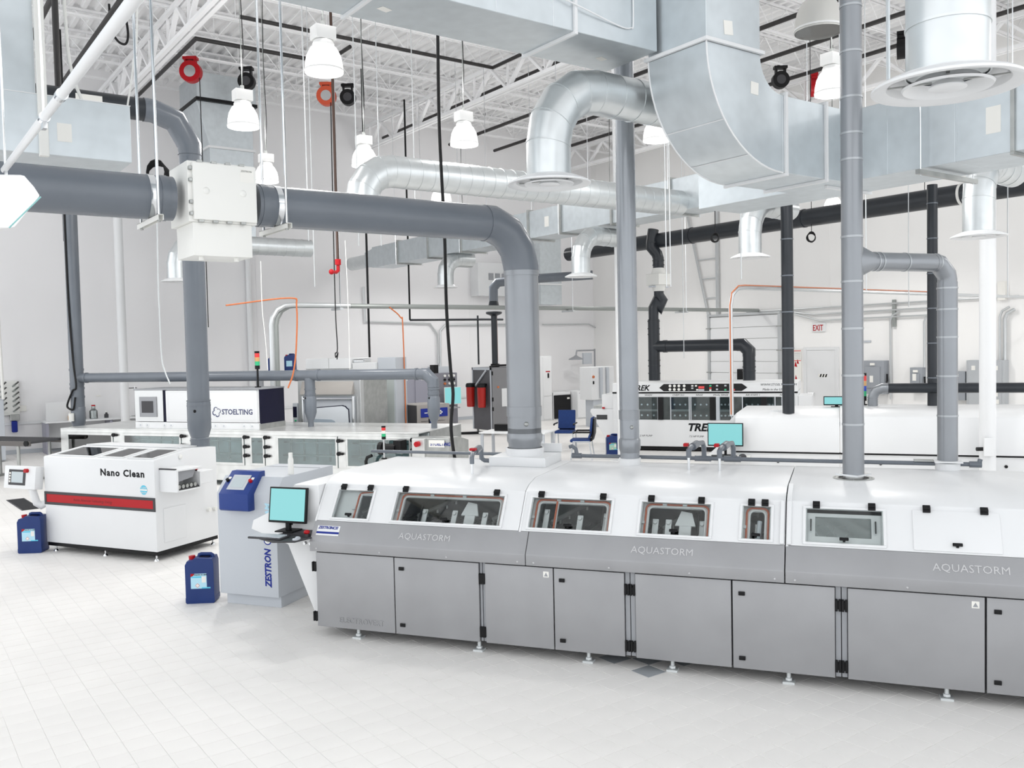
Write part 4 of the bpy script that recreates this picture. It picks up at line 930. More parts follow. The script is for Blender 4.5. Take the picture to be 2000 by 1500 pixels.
for k in range(4):
    a = k*90+20; c0 = lc+Vector((math.cos(R(a)), 0, math.sin(R(a))))*.055; pts = []
    for j in range(9): pts.append((c0.x+.055*math.cos(R(a-80+j*24)), c0.z+.055*math.sin(R(a-80+j*24))))
    for j in range(8, -1, -1): pts.append((c0.x+.036*math.cos(R(a-80+j*24))+.004, c0.z+.036*math.sin(R(a-80+j*24))+.004))
    m.prism(pts, 'y', 15.197, 15.199)
m.part('swirl_logo', MATS['slate_ink'], wp)
MB().box(-11.10, -11.085, 15.25, 16.10, 1.23, 1.93).part('end_panel', NAVY, H)
MB().box(-14.27, -11.08, 15.19, 16.12, 1.93, 1.96).part('lid', GREYM, H, .004)
gs = MB().box(-14.25, -11.09, 15.20, 16.10, lz, 1.25).part('gauge_strip', WHITE, H, .003)
for px in (275, 289, 324, 337, 424, 440, 478, 493):
    s_ = -14.24+(px-265)*.01312; g_ = MB().lathe((s_, 15.199, 1.185), [(.001, .004), (.045, .004), (.052, .0)], 18, (0, -1, 0)).part('gauge', SOFTWHITE, gs); MB().lathe((s_, 15.194, 1.185), [(.001, 0), (.018, 0), (.018, .001)], 12, (0, -1, 0)).part('gauge_hub', GREYL, g_)
MB().box(-11.09, -11.07, 15.23, 16.1, lz+.002, 1.23).part('end_rail', STEELD, H)
def tower(label, base, rot, pole, seg, cols, r=.04, polem=None):
    t = thing('signal_tower', label, 'signal light', base, rot); x, y, z = base
    MB().cyl((x, y, z), (x, y, z+pole), r*.42, n=12).part('pole', polem or BLACK, t)
    MB().cyl((x, y, z), (x, y, z+.02), r*1.3, n=16).part('foot', BLACK, t)
    MB().cyl((x, y, z+pole), (x, y, z+pole+seg*.9), r*1.02, n=18).part('base_cup', BLACK, t); zz = z+pole+seg*.9
    for c in cols: MB().cyl((x, y, zz), (x, y, zz+seg), r, n=18).part('lens', c, t); zz += seg
    MB().cyl((x, y, zz), (x, y, zz+seg*.5), r*1.02, n=18).part('cap', BLACK, t)
    return t
tower('red amber green signal tower on a black pole above the control hood', (-11.37, 15.6, 1.96), MACH, .38, .085, (GREENL, AMBERL, REDL), .05)
tower('signal tower on a silver pole by the pump of the stainless line', (-7.78, 14.35, .70), MACH, .36, .055, (GREENL, OFFW, REDL), .038, CHROME)
MB().box(-7.86, -7.70, 14.3, 14.62, .66, .70).single('tower_bracket', STEELD, 'steel bracket carrying the silver-poled signal tower', 'bracket', rot=MACH)
# the grey pipe that collects its exhaust
t = mthing('collector_pipe', 'grey plastic collector pipe with two drops onto the stainless line', 'pipe', -12, 15.7, 1.12)
zc = 2.19; s2, t2 = -7.55, 15.93; s1, t1 = -10.33, 15.93; r = .108
MB().cyl((-16.5, t2, zc), (s2-.14, t2, zc), r, n=24).part('horizontal_run', PVC, t)
MB().tube([(s2-.2, t2, zc), (s2-.1, t2, zc), (s2+.04, t2, zc-.14), (s2+.04, t2, zc-.26)], r*1.08, 24).part('elbow', PVC, t)
for s_ in (s1, s2+.04):
    MB().cyl((s_, t2, 1.42), (s_, t2, zc-.05 if s_ == s1 else zc-.2), r, n=24).part('drop', PVC, t)
    MB().lathe((s_, t2, 1.12), [(r*.55, 0), (r*.55, .12), (r*.75, .16), (r*1.15, .30), (r*1.15, .60), (r, .63)], 24).part('reducer', PVC, t)
    MB().cyl((s_, t2, 1.121), (s_, t2, 1.24), r*.5, n=18).part('spigot', CHROME, t)
    for z in (1.62, 1.80, 1.9): band((s_, t2, z), (0, 0, 1), r, .03, .01).part('coupling', PVC, t)
    MB().ball((s_-.04, t2-.11, 1.72), .022, 10).part('knob', BLACK, t)
for s_ in (s1-.32, s1+.22, s2-.32, -16.3): band((s_, t2, zc), (1, 0, 0), r, .05, .012).part('coupling', PVC, t)
# standing pipe at its far end
vp = (4.152, 24.000, 2.201)
t = thing('far_riser_pipe', 'tall grey pipe with a black cable and hanging plug beside the bench', 'pipe', (vp[0], vp[1], 0))
t.location = MW(-16.6, 15.93, 0); OFF[t.name] = Vector((0, 0, 0)); t.rotation_euler = (0, 0, R(MACH))
MB().cyl((0, 0, 1.3), (0, 0, 6.1), .15, n=26).part('riser', PVC, t); MB().lathe((0, 0, .9), [(.10, 0), (.10, .12), (.15, .25), (.16, .6), (.15, .62)], 24).part('foot_coupling', PVC, t)
for z in (1.75, 1.95, 2.05, 2.38): band((0, 0, z), (0, 0, 1), .15, .05, .01).part('coupling', PVC, t)
MB().tube(sm([(.0, -.16, 6.0), (.02, -.17, 4.0), (.10, -.18, 2.6), (.16, -.18, 2.0), (.06, -.19, 1.90), (-.12, -.18, 1.6), (-.1, -.18, 1.50), (.05, -.18, 1.48), (.12, -.18, 1.75)]), .022, 8).part('cable', RUBBER, t)
MB().cyl((.0, -.2, 1.2), (.0, -.2, 1.38), .06, n=14).part('plug', OFFW, t)
MB().cyl((0, 0, .05), (0, 0, .9), .10, n=18).part('lower_pipe', STEELD, t)
MB().cyl((-.45, .3, 5.4), (-.45, .3, DECKZ-.7), .07, n=12).part('upper_pipe', BLACK, t)

# ------------------------------------------------------------------ roller conveyor at the loading end
t = mthing('roller_conveyor', 'dark roller conveyor on slim steel legs at the end of the stainless line', 'conveyor', -16.9, 14.6)
k0 = Vector((-16.465, 13.979, 0.880)); 
m = MB(); m.box(-18.3, -16.15, 14.15, 14.22, .80, .90); m.box(-18.3, -16.15, 15.0, 15.07, .80, .90); m.part('side_rail', mat('taupe_rail', (.13, .12, .115), .5, .2), t, .004)
m = MB()
for i in range(26): m.cyl((-18.25+.083*i, 14.2, .875), (-18.25+.083*i, 15.02, .875), .03, n=10)
m.part('rollers', GREYD, t, kind='stuff')
for s_ in (-18.0, -16.5):
    for t_ in (14.2, 15.0): MB().cyl((s_, t_, 0), (s_, t_, .82), .035, n=12).part('leg', STEELD, t)
    MB().box(s_-.04, s_+.04, 14.1, 15.1, .0, .05).part('foot_rail', STEELD, t)
for s_ in (-18.28, -16.2): MB().cyl((s_, 14.12, .86), (s_, 14.16, .86), .06, n=14).part('end_knob', BLACK, t)

# ------------------------------------------------------------------ screen-printing stencil washer (open front) and its neighbours
t = mthing('stencil_washer', 'steel stencil washer with round-cornered glazed door and white and orange lettering', 'machine', -10.95, 18.2)
s0, s1, f, r = -11.72, -10.12, 17.5, 18.9
MB().box(s0, s1, f+.25, r, .1, 2.02).part('cabinet', STEELD, t, .01)
MB().box(s0-.02, s1+.02, f+.1, f+.26, .1, 2.02).part('front_frame', STEEL, t, .008)
hd = MB().prism([(f-.02, 1.70), (f+.1, 2.0), (f+.26, 2.0), (f+.26, 1.70)], 'x', s0+.1, s1-.15).part('hood', mat('taupe_panel', (.34, .32, .30), .5), t, .006)
u = Vector((0, .12, .30)).normalized()
text('SUPER', .10, (-11.18, f+.028, 1.80), (1, 0, 0), u, hd, PAPER, ext=.002, bold=.002); text('SWASH', .10, (-10.86, f+.028, 1.80), (1, 0, 0), u, hd, mat('orange_ink', (.75, .33, .05), .5), ext=.002, bold=.002)
dr = MB().box(s0+.12, s1-.12, f+.06, f+.10, .30, 1.66).part('door_frame', GREYL, t, .01)
pts = [(s0+.25, .40), (s1-.22, .40), (s1-.26, 1.38)]+[(s1-.42+.16*math.cos(R(a)), 1.30+.16*math.sin(R(a))) for a in (30, 60, 90)]+[(s0+.38+.12*math.cos(R(a)), 1.28+.12*math.sin(R(a))) for a in (90, 120, 150)]
MB().prism(pts, 'y', f+.045, f+.06).part('door_seal', NAVY, dr)
c0 = ((s0+s1)/2, .9); MB().prism([(c0[0]+(a-c0[0])*.97, c0[1]+(b-c0[1])*.965) for a, b in pts], 'y', f+.035, f+.045).part('door_pane', mat('pale_pane', (.72, .76, .80), .2), dr)
p2 = [(s0+.27, .42), (-10.70, .42), (-10.70, 1.02), (-10.74, 1.10), (-10.82, 1.13), (s0+.27, 1.15)]
MB().prism(p2, 'y', f+.025, f+.035).part('inner_hatch', mat('blue_grey_pane', (.40, .47, .54), .25), dr)
m = MB()
for s_ in (s0+.14, s1-.13): m.cyl((s_, f+.02, .35), (s_, f+.02, 1.66), .03, n=10)
m.cyl((s0+.14, f+.02, 1.6), (s1-.13, f+.02, 1.6), .02, n=8); m.part('guide_bars', CHROME, t)
MB().box(s0-.14, s0-.02, f+.05, f+.2, .9, 1.5).part('operator_box', GREYL, t, .006)
MB().box(s0-.13, s0-.03, f+.04, f+.05, 1.18, 1.42).part('operator_screen', NAVY, t)
m = MB()
for k, mm in enumerate((GREENL, REDL, OFFW)): MB().cyl((s0-.06, f+.02, 1.1-.07*k), (s0-.06, f+.05, 1.1-.07*k), .02, n=10).part('button', mm, t)
m = MB(); m.box(s0+.02, s0+.07, f+.1, f+.16, 2.02, 2.14); m.box(s1-.12, s1-.07, f+.1, f+.16, 2.02, 2.14); m.box(s0, s1, f+.1, f+.16, 2.12, 2.17); m.part('top_rail', GREYL, t)
# tall white oven behind
t = mthing('white_oven', 'tall white oven with twin top doors behind the stencil washer', 'machine', -11.9, 20.0)
MB().box(-12.75, -11.35, 19.5, 20.6, .0, 2.24).part('body', SOFTWHITE, t, .01); MB().box(-12.72, -12.05, 19.45, 20.5, 2.24, 2.50).part('top_box', WHITE, t, .006); MB().box(-12.04, -11.42, 19.45, 20.5, 2.24, 2.50).part('top_box', WHITE, t, .006)
MB().box(-11.40, -10.75, 19.5, 20.4, .0, 2.38).part('side_box', SOFTWHITE, t, .006); MB().cyl((-11.40, 19.6, 2.42), (-11.12, 19.6, 2.42), .05, n=12).part('motor', CHROME, t)
t = mthing('grey_switch_cabinet', 'slim grey switch cabinet between the white oven and the grey box', 'cabinet', -10.45, 20.0)
MB().box(-10.74, -10.25, 19.6, 20.2, 0, 2.5).part('body', GREYL, t, .006); MB().box(-10.70, -10.30, 19.58, 19.6, .8, 2.1).part('door', mat('sage_panel', (.42, .46, .45), .5), t); m = MB()
for k in range(14): m.box(-10.735, -10.71, 19.57, 19.6, .8+.1*k, .85+.1*k)
m.part('louvres', GREYM, t)
# two blue drums' worth of chemical cans on the shelf behind
sh = (7.846, 20.235, 2.273); d2 = (8.108, 20.657, 2.163)
t = thing('storage_shelf', 'grey wall shelf carrying blue cans behind the stainless line', 'shelf', ((9.183, 23.700, 2.023)[0], (9.183, 23.700, 2.023)[1], 0))
x, y = OFF[t.name][0], OFF[t.name][1]
zz = (9.188, 23.703, 2.149)[2]
MB().box(x-.6, x+.9, y-.25, y+.25, zz-.06, zz-.02).part('board', SOFTWHITE, t)
for a in (-.55, .85): MB().box(x+a-.02, x+a+.02, y-.25, y+.25, 0, zz-.06).part('upright', GREYM, t)
jerrican('small blue can on the shelf next to the silver conduits', (x-.15, y-.03, zz-.02), -35, sc=.95, detail=False)
jerrican('small blue can with pale label on the shelf nearest the orange hose', (x+.32, y-.05, zz-.02), -35, sc=1.05, detail=False)

# ------------------------------------------------------------------ things along the far wall (building grid)
def cab(name, label, cat, x0, x1, y0, y1, z0, z1, m_, bev=.01, base=0):
    t = thing(name, label, cat, ((x0+x1)/2, (y0+y1)/2, base)); MB().box(x0, x1, y0, y1, z0, z1).part('body', m_, t, bev); return t
t = cab('chiller_box', 'taupe metal box with dark side and navy badge in front of the far wall', 'machine', 11.0, 11.95, 19.3, 20.2, .1, 1.30, mat('taupe_box', (.30, .28, .265), .5))
MB().box(10.995, 11.0, 19.32, 20.18, .12, 1.28).part('dark_side', GREYD, t); MB().box(11.1, 11.88, 19.285, 19.3, .98, 1.20).part('badge', INKB, t, .003)
m = MB(); m.box(11.62, 11.72, 19.275, 19.285, 1.075, 1.105); m.box(11.655, 11.685, 19.275, 19.285, 1.04, 1.14); m.part('cross_mark', PAPER, t)
m = MB(); m.box(11.2, 11.42, 19.278, 19.285, 1.08, 1.10); m.part('brand_line', PAPER, t); MB().box(11.1, 11.8, 19.29, 19.3, .88, .885).part('panel_gap', BLACK, t)
MB().box(11.02, 11.93, 19.32, 20.18, 0, .1).part('base', BLACK, t)
t = cab('lavender_cabinet', 'lavender grey double cabinet against the far wall', 'cabinet', 14.85, 16.1, 27.3, 28.25, .0, 1.72, LAV)
for x0, x1 in ((14.88, 15.42), (15.50, 16.06)):
    MB().box(x0, x1, 27.275, 27.3, .62, 1.70).part('door', LAV, t, .006); MB().box(x0, x1, 27.275, 27.3, .06, .58).part('door', LAV, t, .006); MB().box((x0+x1)/2-.04, (x0+x1)/2+.04, 27.27, 27.275, 1.6, 1.68).part('tag', PAPER, t)
t = cab('switch_panel_cabinet', 'grey cabinet with rows of knobs above a small far monitor', 'cabinet', 16.3, 17.25, 27.3, 28.25, .0, 1.82, mat('slate_grey_paint', (.20, .20, .23), .5))
for j in range(3):
    for i in range(3): MB().cyl((16.72+.19*i, 27.26, 1.72-.14*j), (16.72+.19*i, 27.3, 1.72-.14*j), .045, n=12).part('knob', (OFFW if j != 1 else BLACK) if (i, j) != (0, 2) else ORANGEC, t)
MB().box(16.5, 17.0, 27.4, 28.1, 1.82, 2.05).part('top_unit', GREYL, t, .006); MB().box(16.3, 16.5, 27.35, 27.6, 1.82, 2.12).part('meter', BLACK, t)
monitor('small far monitor with teal screen hung by the knob cabinet', (16.87, 27.0, .60), 0, .70, .62, 0, stand=.10, bezel=OFFW)
MB().box(16.6, 17.1, 26.9, 27.28, .56, .60).single('monitor_bracket', GREYM, 'wall bracket under the small far monitor', 'bracket')
cr = Vector((15.474, 22.535, 0.000)); z1 = 2.08
t = thing('test_chamber', 'dark grey test chamber on castors with white window and red filter housings', 'machine', (cr.x+.45, cr.y+.6, 0))
MB().box(cr.x, cr.x+1.15, cr.y, cr.y+1.05, .14, z1).part('body', mat('charcoal_paint', (.085, .085, .095), .5), t, .01)
MB().box(cr.x+.02, cr.x+1.15, cr.y-.02, cr.y, .16, z1-.02).part('door', mat('mid_charcoal_paint', (.22, .22, .23), .5), t, .006)
MB().box(cr.x+.36, cr.x+.95, cr.y-.035, cr.y-.02, .86, 1.42).part('window', WHITE, t, .01); MB().box(cr.x+.2, cr.x+.27, cr.y-.03, cr.y-.02, 1.44, 1.50).part('stop_button', ORANGEC, t)
m = MB()
for q in ((cr.x-.02, cr.x, cr.y, cr.y+.05, .14, z1), (cr.x-.02, cr.x, cr.y+1.0, cr.y+1.05, .14, z1), (cr.x-.02, cr.x, cr.y, cr.y+1.05, z1-.08, z1)): m.box(*q)
m.tube([(cr.x-.03, cr.y+.25, z1-.1), (cr.x-.03, cr.y+.85, 1.50)], .03, 8); m.part('side_frame', GREYL, t)
for z in (1.9, 1.1, .8): MB().box(cr.x+.0, cr.x+.05, cr.y-.03, cr.y-.02, z-.06, z+.06).part('hinge', BLACK, t)
for a in (.1, 1.0):
    for b in (.1, .95): MB().cyl((cr.x+a, cr.y+b, 0), (cr.x+a, cr.y+b, .14), .04, n=10).part('foot', STEELD, t)
m = MB(); m.tube([(cr.x+.05, cr.y+.5, .05), (cr.x-.5, cr.y+.9, .04), (cr.x-1.3, cr.y+1.3, .04)], .04, 8); m.part('hose', RUBBER, t)
m = MB(); m.cyl((cr.x+.5, cr.y+.5, z1), (cr.x+.5, cr.y+.5, z1+.1), .14, n=16); m.tube([(cr.x+.1, cr.y+.2, z1+.02), (cr.x+.5, cr.y+.3, z1+.05), (cr.x+1.0, cr.y+.2, z1+.05)], .03, 8); m.part('top_fittings', BLACK, t)
for k, b in enumerate((.92, .30)):
    q = thing('filter_housing', ('red water filter canister nearer the wall on the dark chamber side', 'red water filter canister nearer the window on the dark chamber side')[k], 'filter', (cr.x-.17, cr.y+b, .85), 0, 'red filter canisters')
    x, y = cr.x-.17, cr.y+b
    MB().lathe((x, y, .85), [(.001, 0), (.11, 0), (.125, .03), (.135, .6), (.135, .62)], 22).part('bowl', REDC, q); MB().lathe((x, y, 1.47), [(.15, 0), (.15, .07), (.12, .12), (.001, .13)], 20).part('cap', BLACK, q)
    MB().box(x, cr.x, y-.05, y+.05, 1.52, 1.58).part('arm', BLACK, q)
vx = Vector((cr.x+.5, cr.y+.5, z1+.1))
t = thing('vent_pipe', 'slim dark vent pipe with flared collar rising from the test chamber', 'pipe', tuple(vx))
vt = 4.05
MB().cyl(vx, (vx.x, vx.y, 3.72), .095, n=20).part('pipe', PVCD, t); MB().lathe((vx.x, vx.y, 3.68), [(.10, 0), (.24, .06), (.26, .10), (.24, .13), (.1, .14)], 24).part('collar', PVCD, t)
MB().lathe((vx.x, vx.y, 3.98), [(.17, 0), (.15, .12), (.13, .2)], 22).part('flare', PVCD, t)
MB().tube([(vx.x, vx.y, 4.1), (vx.x, vx.y, 4.55), (vx.x+.1, vx.y-.1, 4.72), (vx.x+.9, vx.y-.9, 4.8), (vx.x+2.2, vx.y-2.2, 4.85)], .14, 20).part('hood_pipe', PVC, t)
# meeting table with blue chairs
tc = Vector((12.125, 16.649, 0.740)); TR = MACH
t = thing('work_table', 'white topped table with silver legs among blue chairs', 'table', tuple(v for v in (tc.x*math.cos(R(-TR))-tc.y*math.sin(R(-TR)), tc.x*math.sin(R(-TR))+tc.y*math.cos(R(-TR)), 0)), TR)
x, y = OFF[t.name][0], OFF[t.name][1]
MB().box(x-.8, x+.8, y-.4, y+.42, .71, .74).part('table_top', SOFTWHITE, t, .005)
for a in (-.74, .74):
    for b in (-.34, .36): MB().box(x+a-.03, x+a+.03, y+b-.03, y+b+.03, 0, .71).part('leg', GREYL, t, .004)
MB().box(x-.55, x-.05, y-.05, y+.2, .74, .90).single('label_printer', BLACK, 'black desktop printer on the white topped table', 'printer', rot=TR, bev=.01)
def chair(label, s, tt, turn):
    t = thing('office_chair', label, 'chair', (0, 0, 0), 0, 'blue fabric chairs'); t.location = MW(s, tt, 0); t.rotation_euler = (0, 0, R(MACH+turn))
    MB().box(-.24, .24, -.24, .24, .42, .49).part('seat', CHAIRB, t, .03, 2)
    m = MB(); pts = [(.22, .50), (.27, .62), (.31, .95), (.30, 1.0), (.26, 1.0), (.22, .62), (.18, .52)]; m.prism([(b, z) for b, z in pts], 'x', -.23, .23); m.part('backrest', CHAIRB, t, .02, 2)
    m = MB(); m.prism([(.28, .45), (.33, .62), (.345, .98), (.315, .98), (.29, .62), (.24, .45)], 'x', -.21, .21); m.part('back_shell', BLACK, t, .008)
    for a in (-.26, .26):
        m = MB(); m.tube([(a, .26, .66), (a, -.12, .66), (a, -.16, .64)], .022, 8); m.part('armrest', BLACK, t)
        MB().tube([(a*.92, -.22, 0), (a*.92, -.16, .44), (a*.92, .22, .44), (a*.92, .28, 0)], .013, 8).part('leg_frame', GREYL, t)
    return t
k = (-6.943, 23.314, 0.000); chair('blue office chair in profile at the end of the white table', -5.75, 20.3, -82)
chair('blue office chair seen from behind across the white table', -6.75, 22.3, 5)
chair('blue office chair half hidden by the stainless line end', -9.15, 19.9, 115)
jerrican('blue jerrican with pale label under the white topped table', MW(-7.35, 20.35, 0), -35, sc=1.1, detail=False)
jerrican('blue jerrican with green label at the foot of the white column', (14.506, 16.012, 0.000), -36, LABELG, sc=1.12)
# white lockers, fridges, wash station
q = Vector((19.775, 25.503, 0.000))
t = thing('white_locker', 'tall white metal locker behind the silver exhaust riser', 'locker', (q.x, q.y+.3, 0)); MB().box(q.x-.45, q.x+.42, q.y, q.y+.6, .0, 2.35).part('body', SOFTWHITE, t, .01)
MB().box(q.x-.0, q.x+.38, q.y-.02, q.y, .9, 2.3).part('door', WHITE, t, .005); MB().box(q.x-.0, q.x+.38, q.y-.02, q.y, .05, .86).part('door', WHITE, t, .005); MB().box(q.x+.2, q.x+.26, q.y-.04, q.y-.02, 1.55, 1.72).part('handle', BLACK, t); MB().box(q.x+.12, q.x+.32, q.y-.022, q.y-.02, 1.76, 1.80).part('red_tag', RED, t)
q = Vector((20.637, 25.506, 0.000))
t = thing('black_door_fridge', 'small white fridge with black door standing by the far corner', 'fridge', (q.x, q.y+.3, 0)); MB().box(q.x-.4, q.x+.42, q.y, q.y+.6, 0, 1.0).part('body', SOFTWHITE, t, .01); MB().box(q.x-.38, q.x+.40, q.y-.04, q.y, .04, .90).part('door', BLACK, t, .01); MB().box(q.x+.22, q.x+.34, q.y-.045, q.y-.04, .74, .8).part('tag', PAPER, t)
q = Vector((21.015, 25.403, 0.000))
t = thing('white_fridge', 'small plain white fridge beside the black-doored one', 'fridge', (q.x+.2, q.y+.3, 0)); MB().box(q.x+.10, q.x+.70, q.y-.2, q.y+.5, 0, 1.02).part('body', WHITE, t, .01); MB().box(q.x+.10, q.x+.70, q.y-.24, q.y-.2, .04, 1.0).part('door', WHITE, t, .008); MB().box(q.x+.17, q.x+.32, q.y-.245, q.y-.24, .93, .96).part('badge', GREYL, t)
t = thing('emergency_shower', 'grey emergency shower and eyewash station in the far corner', 'shower', (24.1, 27.6, 0))
m = MB(); m.tube([(24.1, 27.6, 0), (24.1, 27.6, 2.55)], .035, 10); m.tube([(24.1, 27.6, 2.5), (22.9, 27.3, 2.5), (22.85, 27.3, 2.3)], .03, 10); m.part('pipework', GREYM, t)
MB().lathe((22.85, 27.3, 2.14), [(.30, 0), (.28, .04), (.08, .14), (.04, .18)], 20).part('shower_head', GREYM, t); MB().box(23.3, 23.75, 27.36, 27.44, 1.95, 2.4).part('sign', GREYL, t)
MB().lathe((23.4, 27.3, .92), [(.05, 0), (.2, .06), (.26, .12)], 20).part('eyewash_bowl', CHROME, t); MB().cyl((23.4, 27.3, 0), (23.4, 27.3, .95), .04, n=10).part('bowl_stand', GREYM, t)
q = Vector((19.431, 22.148, 0.000))
t = thing('control_locker', 'pale grey electrical locker with red switch and ribbed doors by the shower', 'cabinet', (q.x+.3, q.y+.3, 0)); MB().box(q.x-.25, q.x+.75, q.y, q.y+.6, .9, 1.98).part('body', SOFTWHITE, t, .01); MB().box(q.x-.1, q.x+.6, q.y+.1, q.y+.5, 0, .9).part('plinth', GREYL, t, .01)
for a in (.14, .42): MB().cyl((q.x+a, q.y-.04, .95), (q.x+a, q.y-.04, 1.96), .06, n=12).part('door_rib', GREYL, t)
MB().cyl((q.x-.17, q.y-.03, 1.66), (q.x-.17, q.y, 1.66), .045, n=12).part('red_switch', ORANGEC, t); MB().box(q.x-.19, q.x-.15, q.y-.03, q.y, 1.42, 1.52).part('black_switch', BLACK, t)

# ------------------------------------------------------------------ far inline cleaner with black control panel
T = mthing('far_inline_cleaner', 'white inline cleaner with black glazed chambers and black arrow-ended control panel', 'machine', -3.2, 22.9)
tf, s0, s1 = 22.2, -5.44, -.94
MB().box(s0, s1, tf+.02, 23.9, .12, 1.47).part('carcass', SOFTWHITE, T, .006)
MB().box(s0+.02, s1-.02, tf, tf+.03, .12, .79).part('lower_panel', SOFTWHITE, T, .006); MB().box(s0+.1, s1-.1, tf+.05, 23.8, .03, .12).part('base_rail', BLACK, T)
for s in (-4.9, -3.1, -1.3): MB().cyl((s, tf+.2, 0), (s, tf+.2, .05), .05, n=10).part('foot', STEELD, T)
MB().box(s0+.03, s1-.03, tf, tf+.03, 1.36, 1.45).part('label_strip', SOFTWHITE, T); MB().box(s0+.0, s1, tf-.02, tf+.03, 1.45, 1.485).part('black_line', BLACK, T)
hd = MB().prism([(tf-.02, 1.485), (tf+.02, 1.70), (tf+.15, 1.71), (23.9, 1.71), (23.9, 1.485)], 'x', s0, s1).part('hood', SOFTWHITE, T, .006)
GLB = glass('dark_chamber_glass', (.75, .80, .81), .02)
DKC = mat('dark_chamber', (.055, .065, .065), .4, .3, .4, 4)
MB().box(s0+.6, s1-.1, tf+.005, tf+.02, .79, 1.36).part('chamber_back', DKC, T)
wins = [(-4.80, -4.28, 'a'), (-3.96, -3.50, 'a'), (-3.46, -2.98, 'b'), (-2.78, -2.48, 'a'), (-2.22, -1.76, 'c'), (-1.72, -1.46, 'd'), (-1.30, -1.04, 'c')]
for k, (a, b, kd) in enumerate(wins):
    f = MB(); f.box(a, b, tf-.015, tf-.008, .80, 1.35); fo = f.part('chamber_window', GLB, T)
    m = MB(); m.box(a-.012, a+.012, tf-.02, tf+.0, .79, 1.36); m.box(b-.012, b+.012, tf-.02, tf+.0, .79, 1.36); m.part('window_bar', GREYL, fo)
    m = MB(); n = 3
    for z in (.90, 1.17):
        for i in range(n): m.cyl((a+(b-a)*(i+.7)/(n+.4), tf-.006, z), (a+(b-a)*(i+.7)/(n+.4), tf+.004, z), .024, n=10)
    m.part('bolts', CHROME, fo)
    if kd in 'ac': m = MB(); m.box(a+.02, b-.02, tf-.007, tf+.004, 1.0, 1.05); m.part('conveyor_edge', STEELD, fo)
for a in (-4.28, -3.0, -1.78): MB().box(a, a+.13, tf-.03, tf+.0, .79, 1.36).part('black_post', BLACK, T)
MB().box(-2.98+.13, -2.75, tf-.01, tf, .79, 1.36).part('white_post', GREYL, T)
u = Vector((0, .04, .215)).normalized(); n_ = Vector((0, -u.z, u.y))
def hp(s, v, d=.0): return Vector((s, tf-.02, 1.485))+u*v+n_*d
m = MB(); pts = [(-4.24, .105), (-4.13, .02), (-2.23, .02), (-2.10, .105), (-2.23, .20), (-4.13, .20)]
m.add([hp(a, b, .0005) for a, b in pts]+[hp(a, b, .006) for a, b in pts], [(0, 1, 2, 3, 4, 5), (11, 10, 9, 8, 7, 6)]+[(i, (i+1) % 6, (i+1) % 6+6, i+6) for i in range(6)])
cp = m.part('control_panel', BLACK, hd)
for j in range(2):
    for i in range(4):
        c = hp(-3.97+.11*i+(.02 if i == 3 else 0), .06+.09*j, .006); MB().cyl(c, c+n_*.02, .034, n=14).part('gauge', OFFW, cp)
for a, v, mm in ((-2.98, .15, GREENL), (-2.98, .09, REDL), (-2.98, .04, OFFW), (-2.82, .06, GREYL), (-2.62, .05, GREENL), (-2.42, .05, REDL), (-3.42, .15, OFFW), (-3.33, .15, OFFW), (-3.42, .09, GREYL), (-3.3, .05, OFFW), (-2.82, .15, GREYL), (-2.62, .15, GREYL)):
    MB().obox(hp(a, v, .006), (1, 0, 0), u, n_, -.025, .025, -.018, .018, 0, .012).part('button', mm, cp)
MB().obox(hp(-3.2, .11, .006), (1, 0, 0), u, n_, -.07, .07, -.03, .03, 0, .008).part('readout', REDL, cp); MB().obox(hp(-3.2, .045, .006), (1, 0, 0), u, n_, -.07, .07, -.02, .02, 0, .006).part('readout_keys', GREYL, cp)
text('TREK', .19, hp(-4.95, .04, .001), (1, 0, 0), u, hd, INKK, ext=.002, shear=.25, bold=.006)
text('WWW.STOELTING.COM', .075, hp(-1.80, .145, .001), (1, 0, 0), u, hd, INKK, ext=.002, shear=.2); text('Made in the USA', .075, hp(-1.75, .03, .001), (1, 0, 0), u, hd, INKK, ext=.002, shear=.2)
text('TREK', .26, (-3.56, tf-.001, .52), (1, 0, 0), (0, 0, 1), T, INKK, ext=.002, shear=.25, bold=.010, sx=1.05)
for s, wd in ((-4.62, 'WASH'), (-3.92, 'CHEM ISO'), (-3.34, 'RINSE'), (-2.92, 'FINAL RINSE'), (-2.15, 'AIR KNIFE 1'), (-1.36, 'AIR KNIFE 2')): text(wd, .065, (s, tf-.001, 1.385), (1, 0, 0), (0, 0, 1), T, INKK, ext=.001, shear=.25)
for s in (-4.8, -3.52): text('7.5 HP PUMP', .065, (s, tf-.001, .36), (1, 0, 0), (0, 0, 1), T, INKK, ext=.001, shear=.25)
w_ = MB().prism([(-6.05, .98), (-6.03, 1.05), (-5.44, 1.05), (-5.44, .12), (-5.60, .20)], 'y', tf+.05, 23.4).part('infeed_wedge', SOFTWHITE, T, .006); MB().box(-5.88, -5.60, tf+.04, tf+.05, .78, .90).part('vent_grille', GREYD, w_)
MB().box(-5.75, -5.44, tf+.1, 23.3, 1.05, 1.42).part('infeed_tunnel', SOFTWHITE, T, .01); MB().box(-6.0, -5.75, tf+.2, 23.3, 1.05, 1.12).part('infeed_rail', STEELD, T)
MB().box(-.94, -.62, tf+.05, 23.4, .3, 1.38).part('exit_tunnel', SOFTWHITE, T, .01); MB().box(-.62, -.1, tf+.1, 23.4, .3, 1.02).part('exit_table', SOFTWHITE, T, .01)
for s in (-5.72, -.56): MB().box(s, s+.06, tf+.0, tf+.06, 1.06, 1.10).part('stop_button', RED, T)

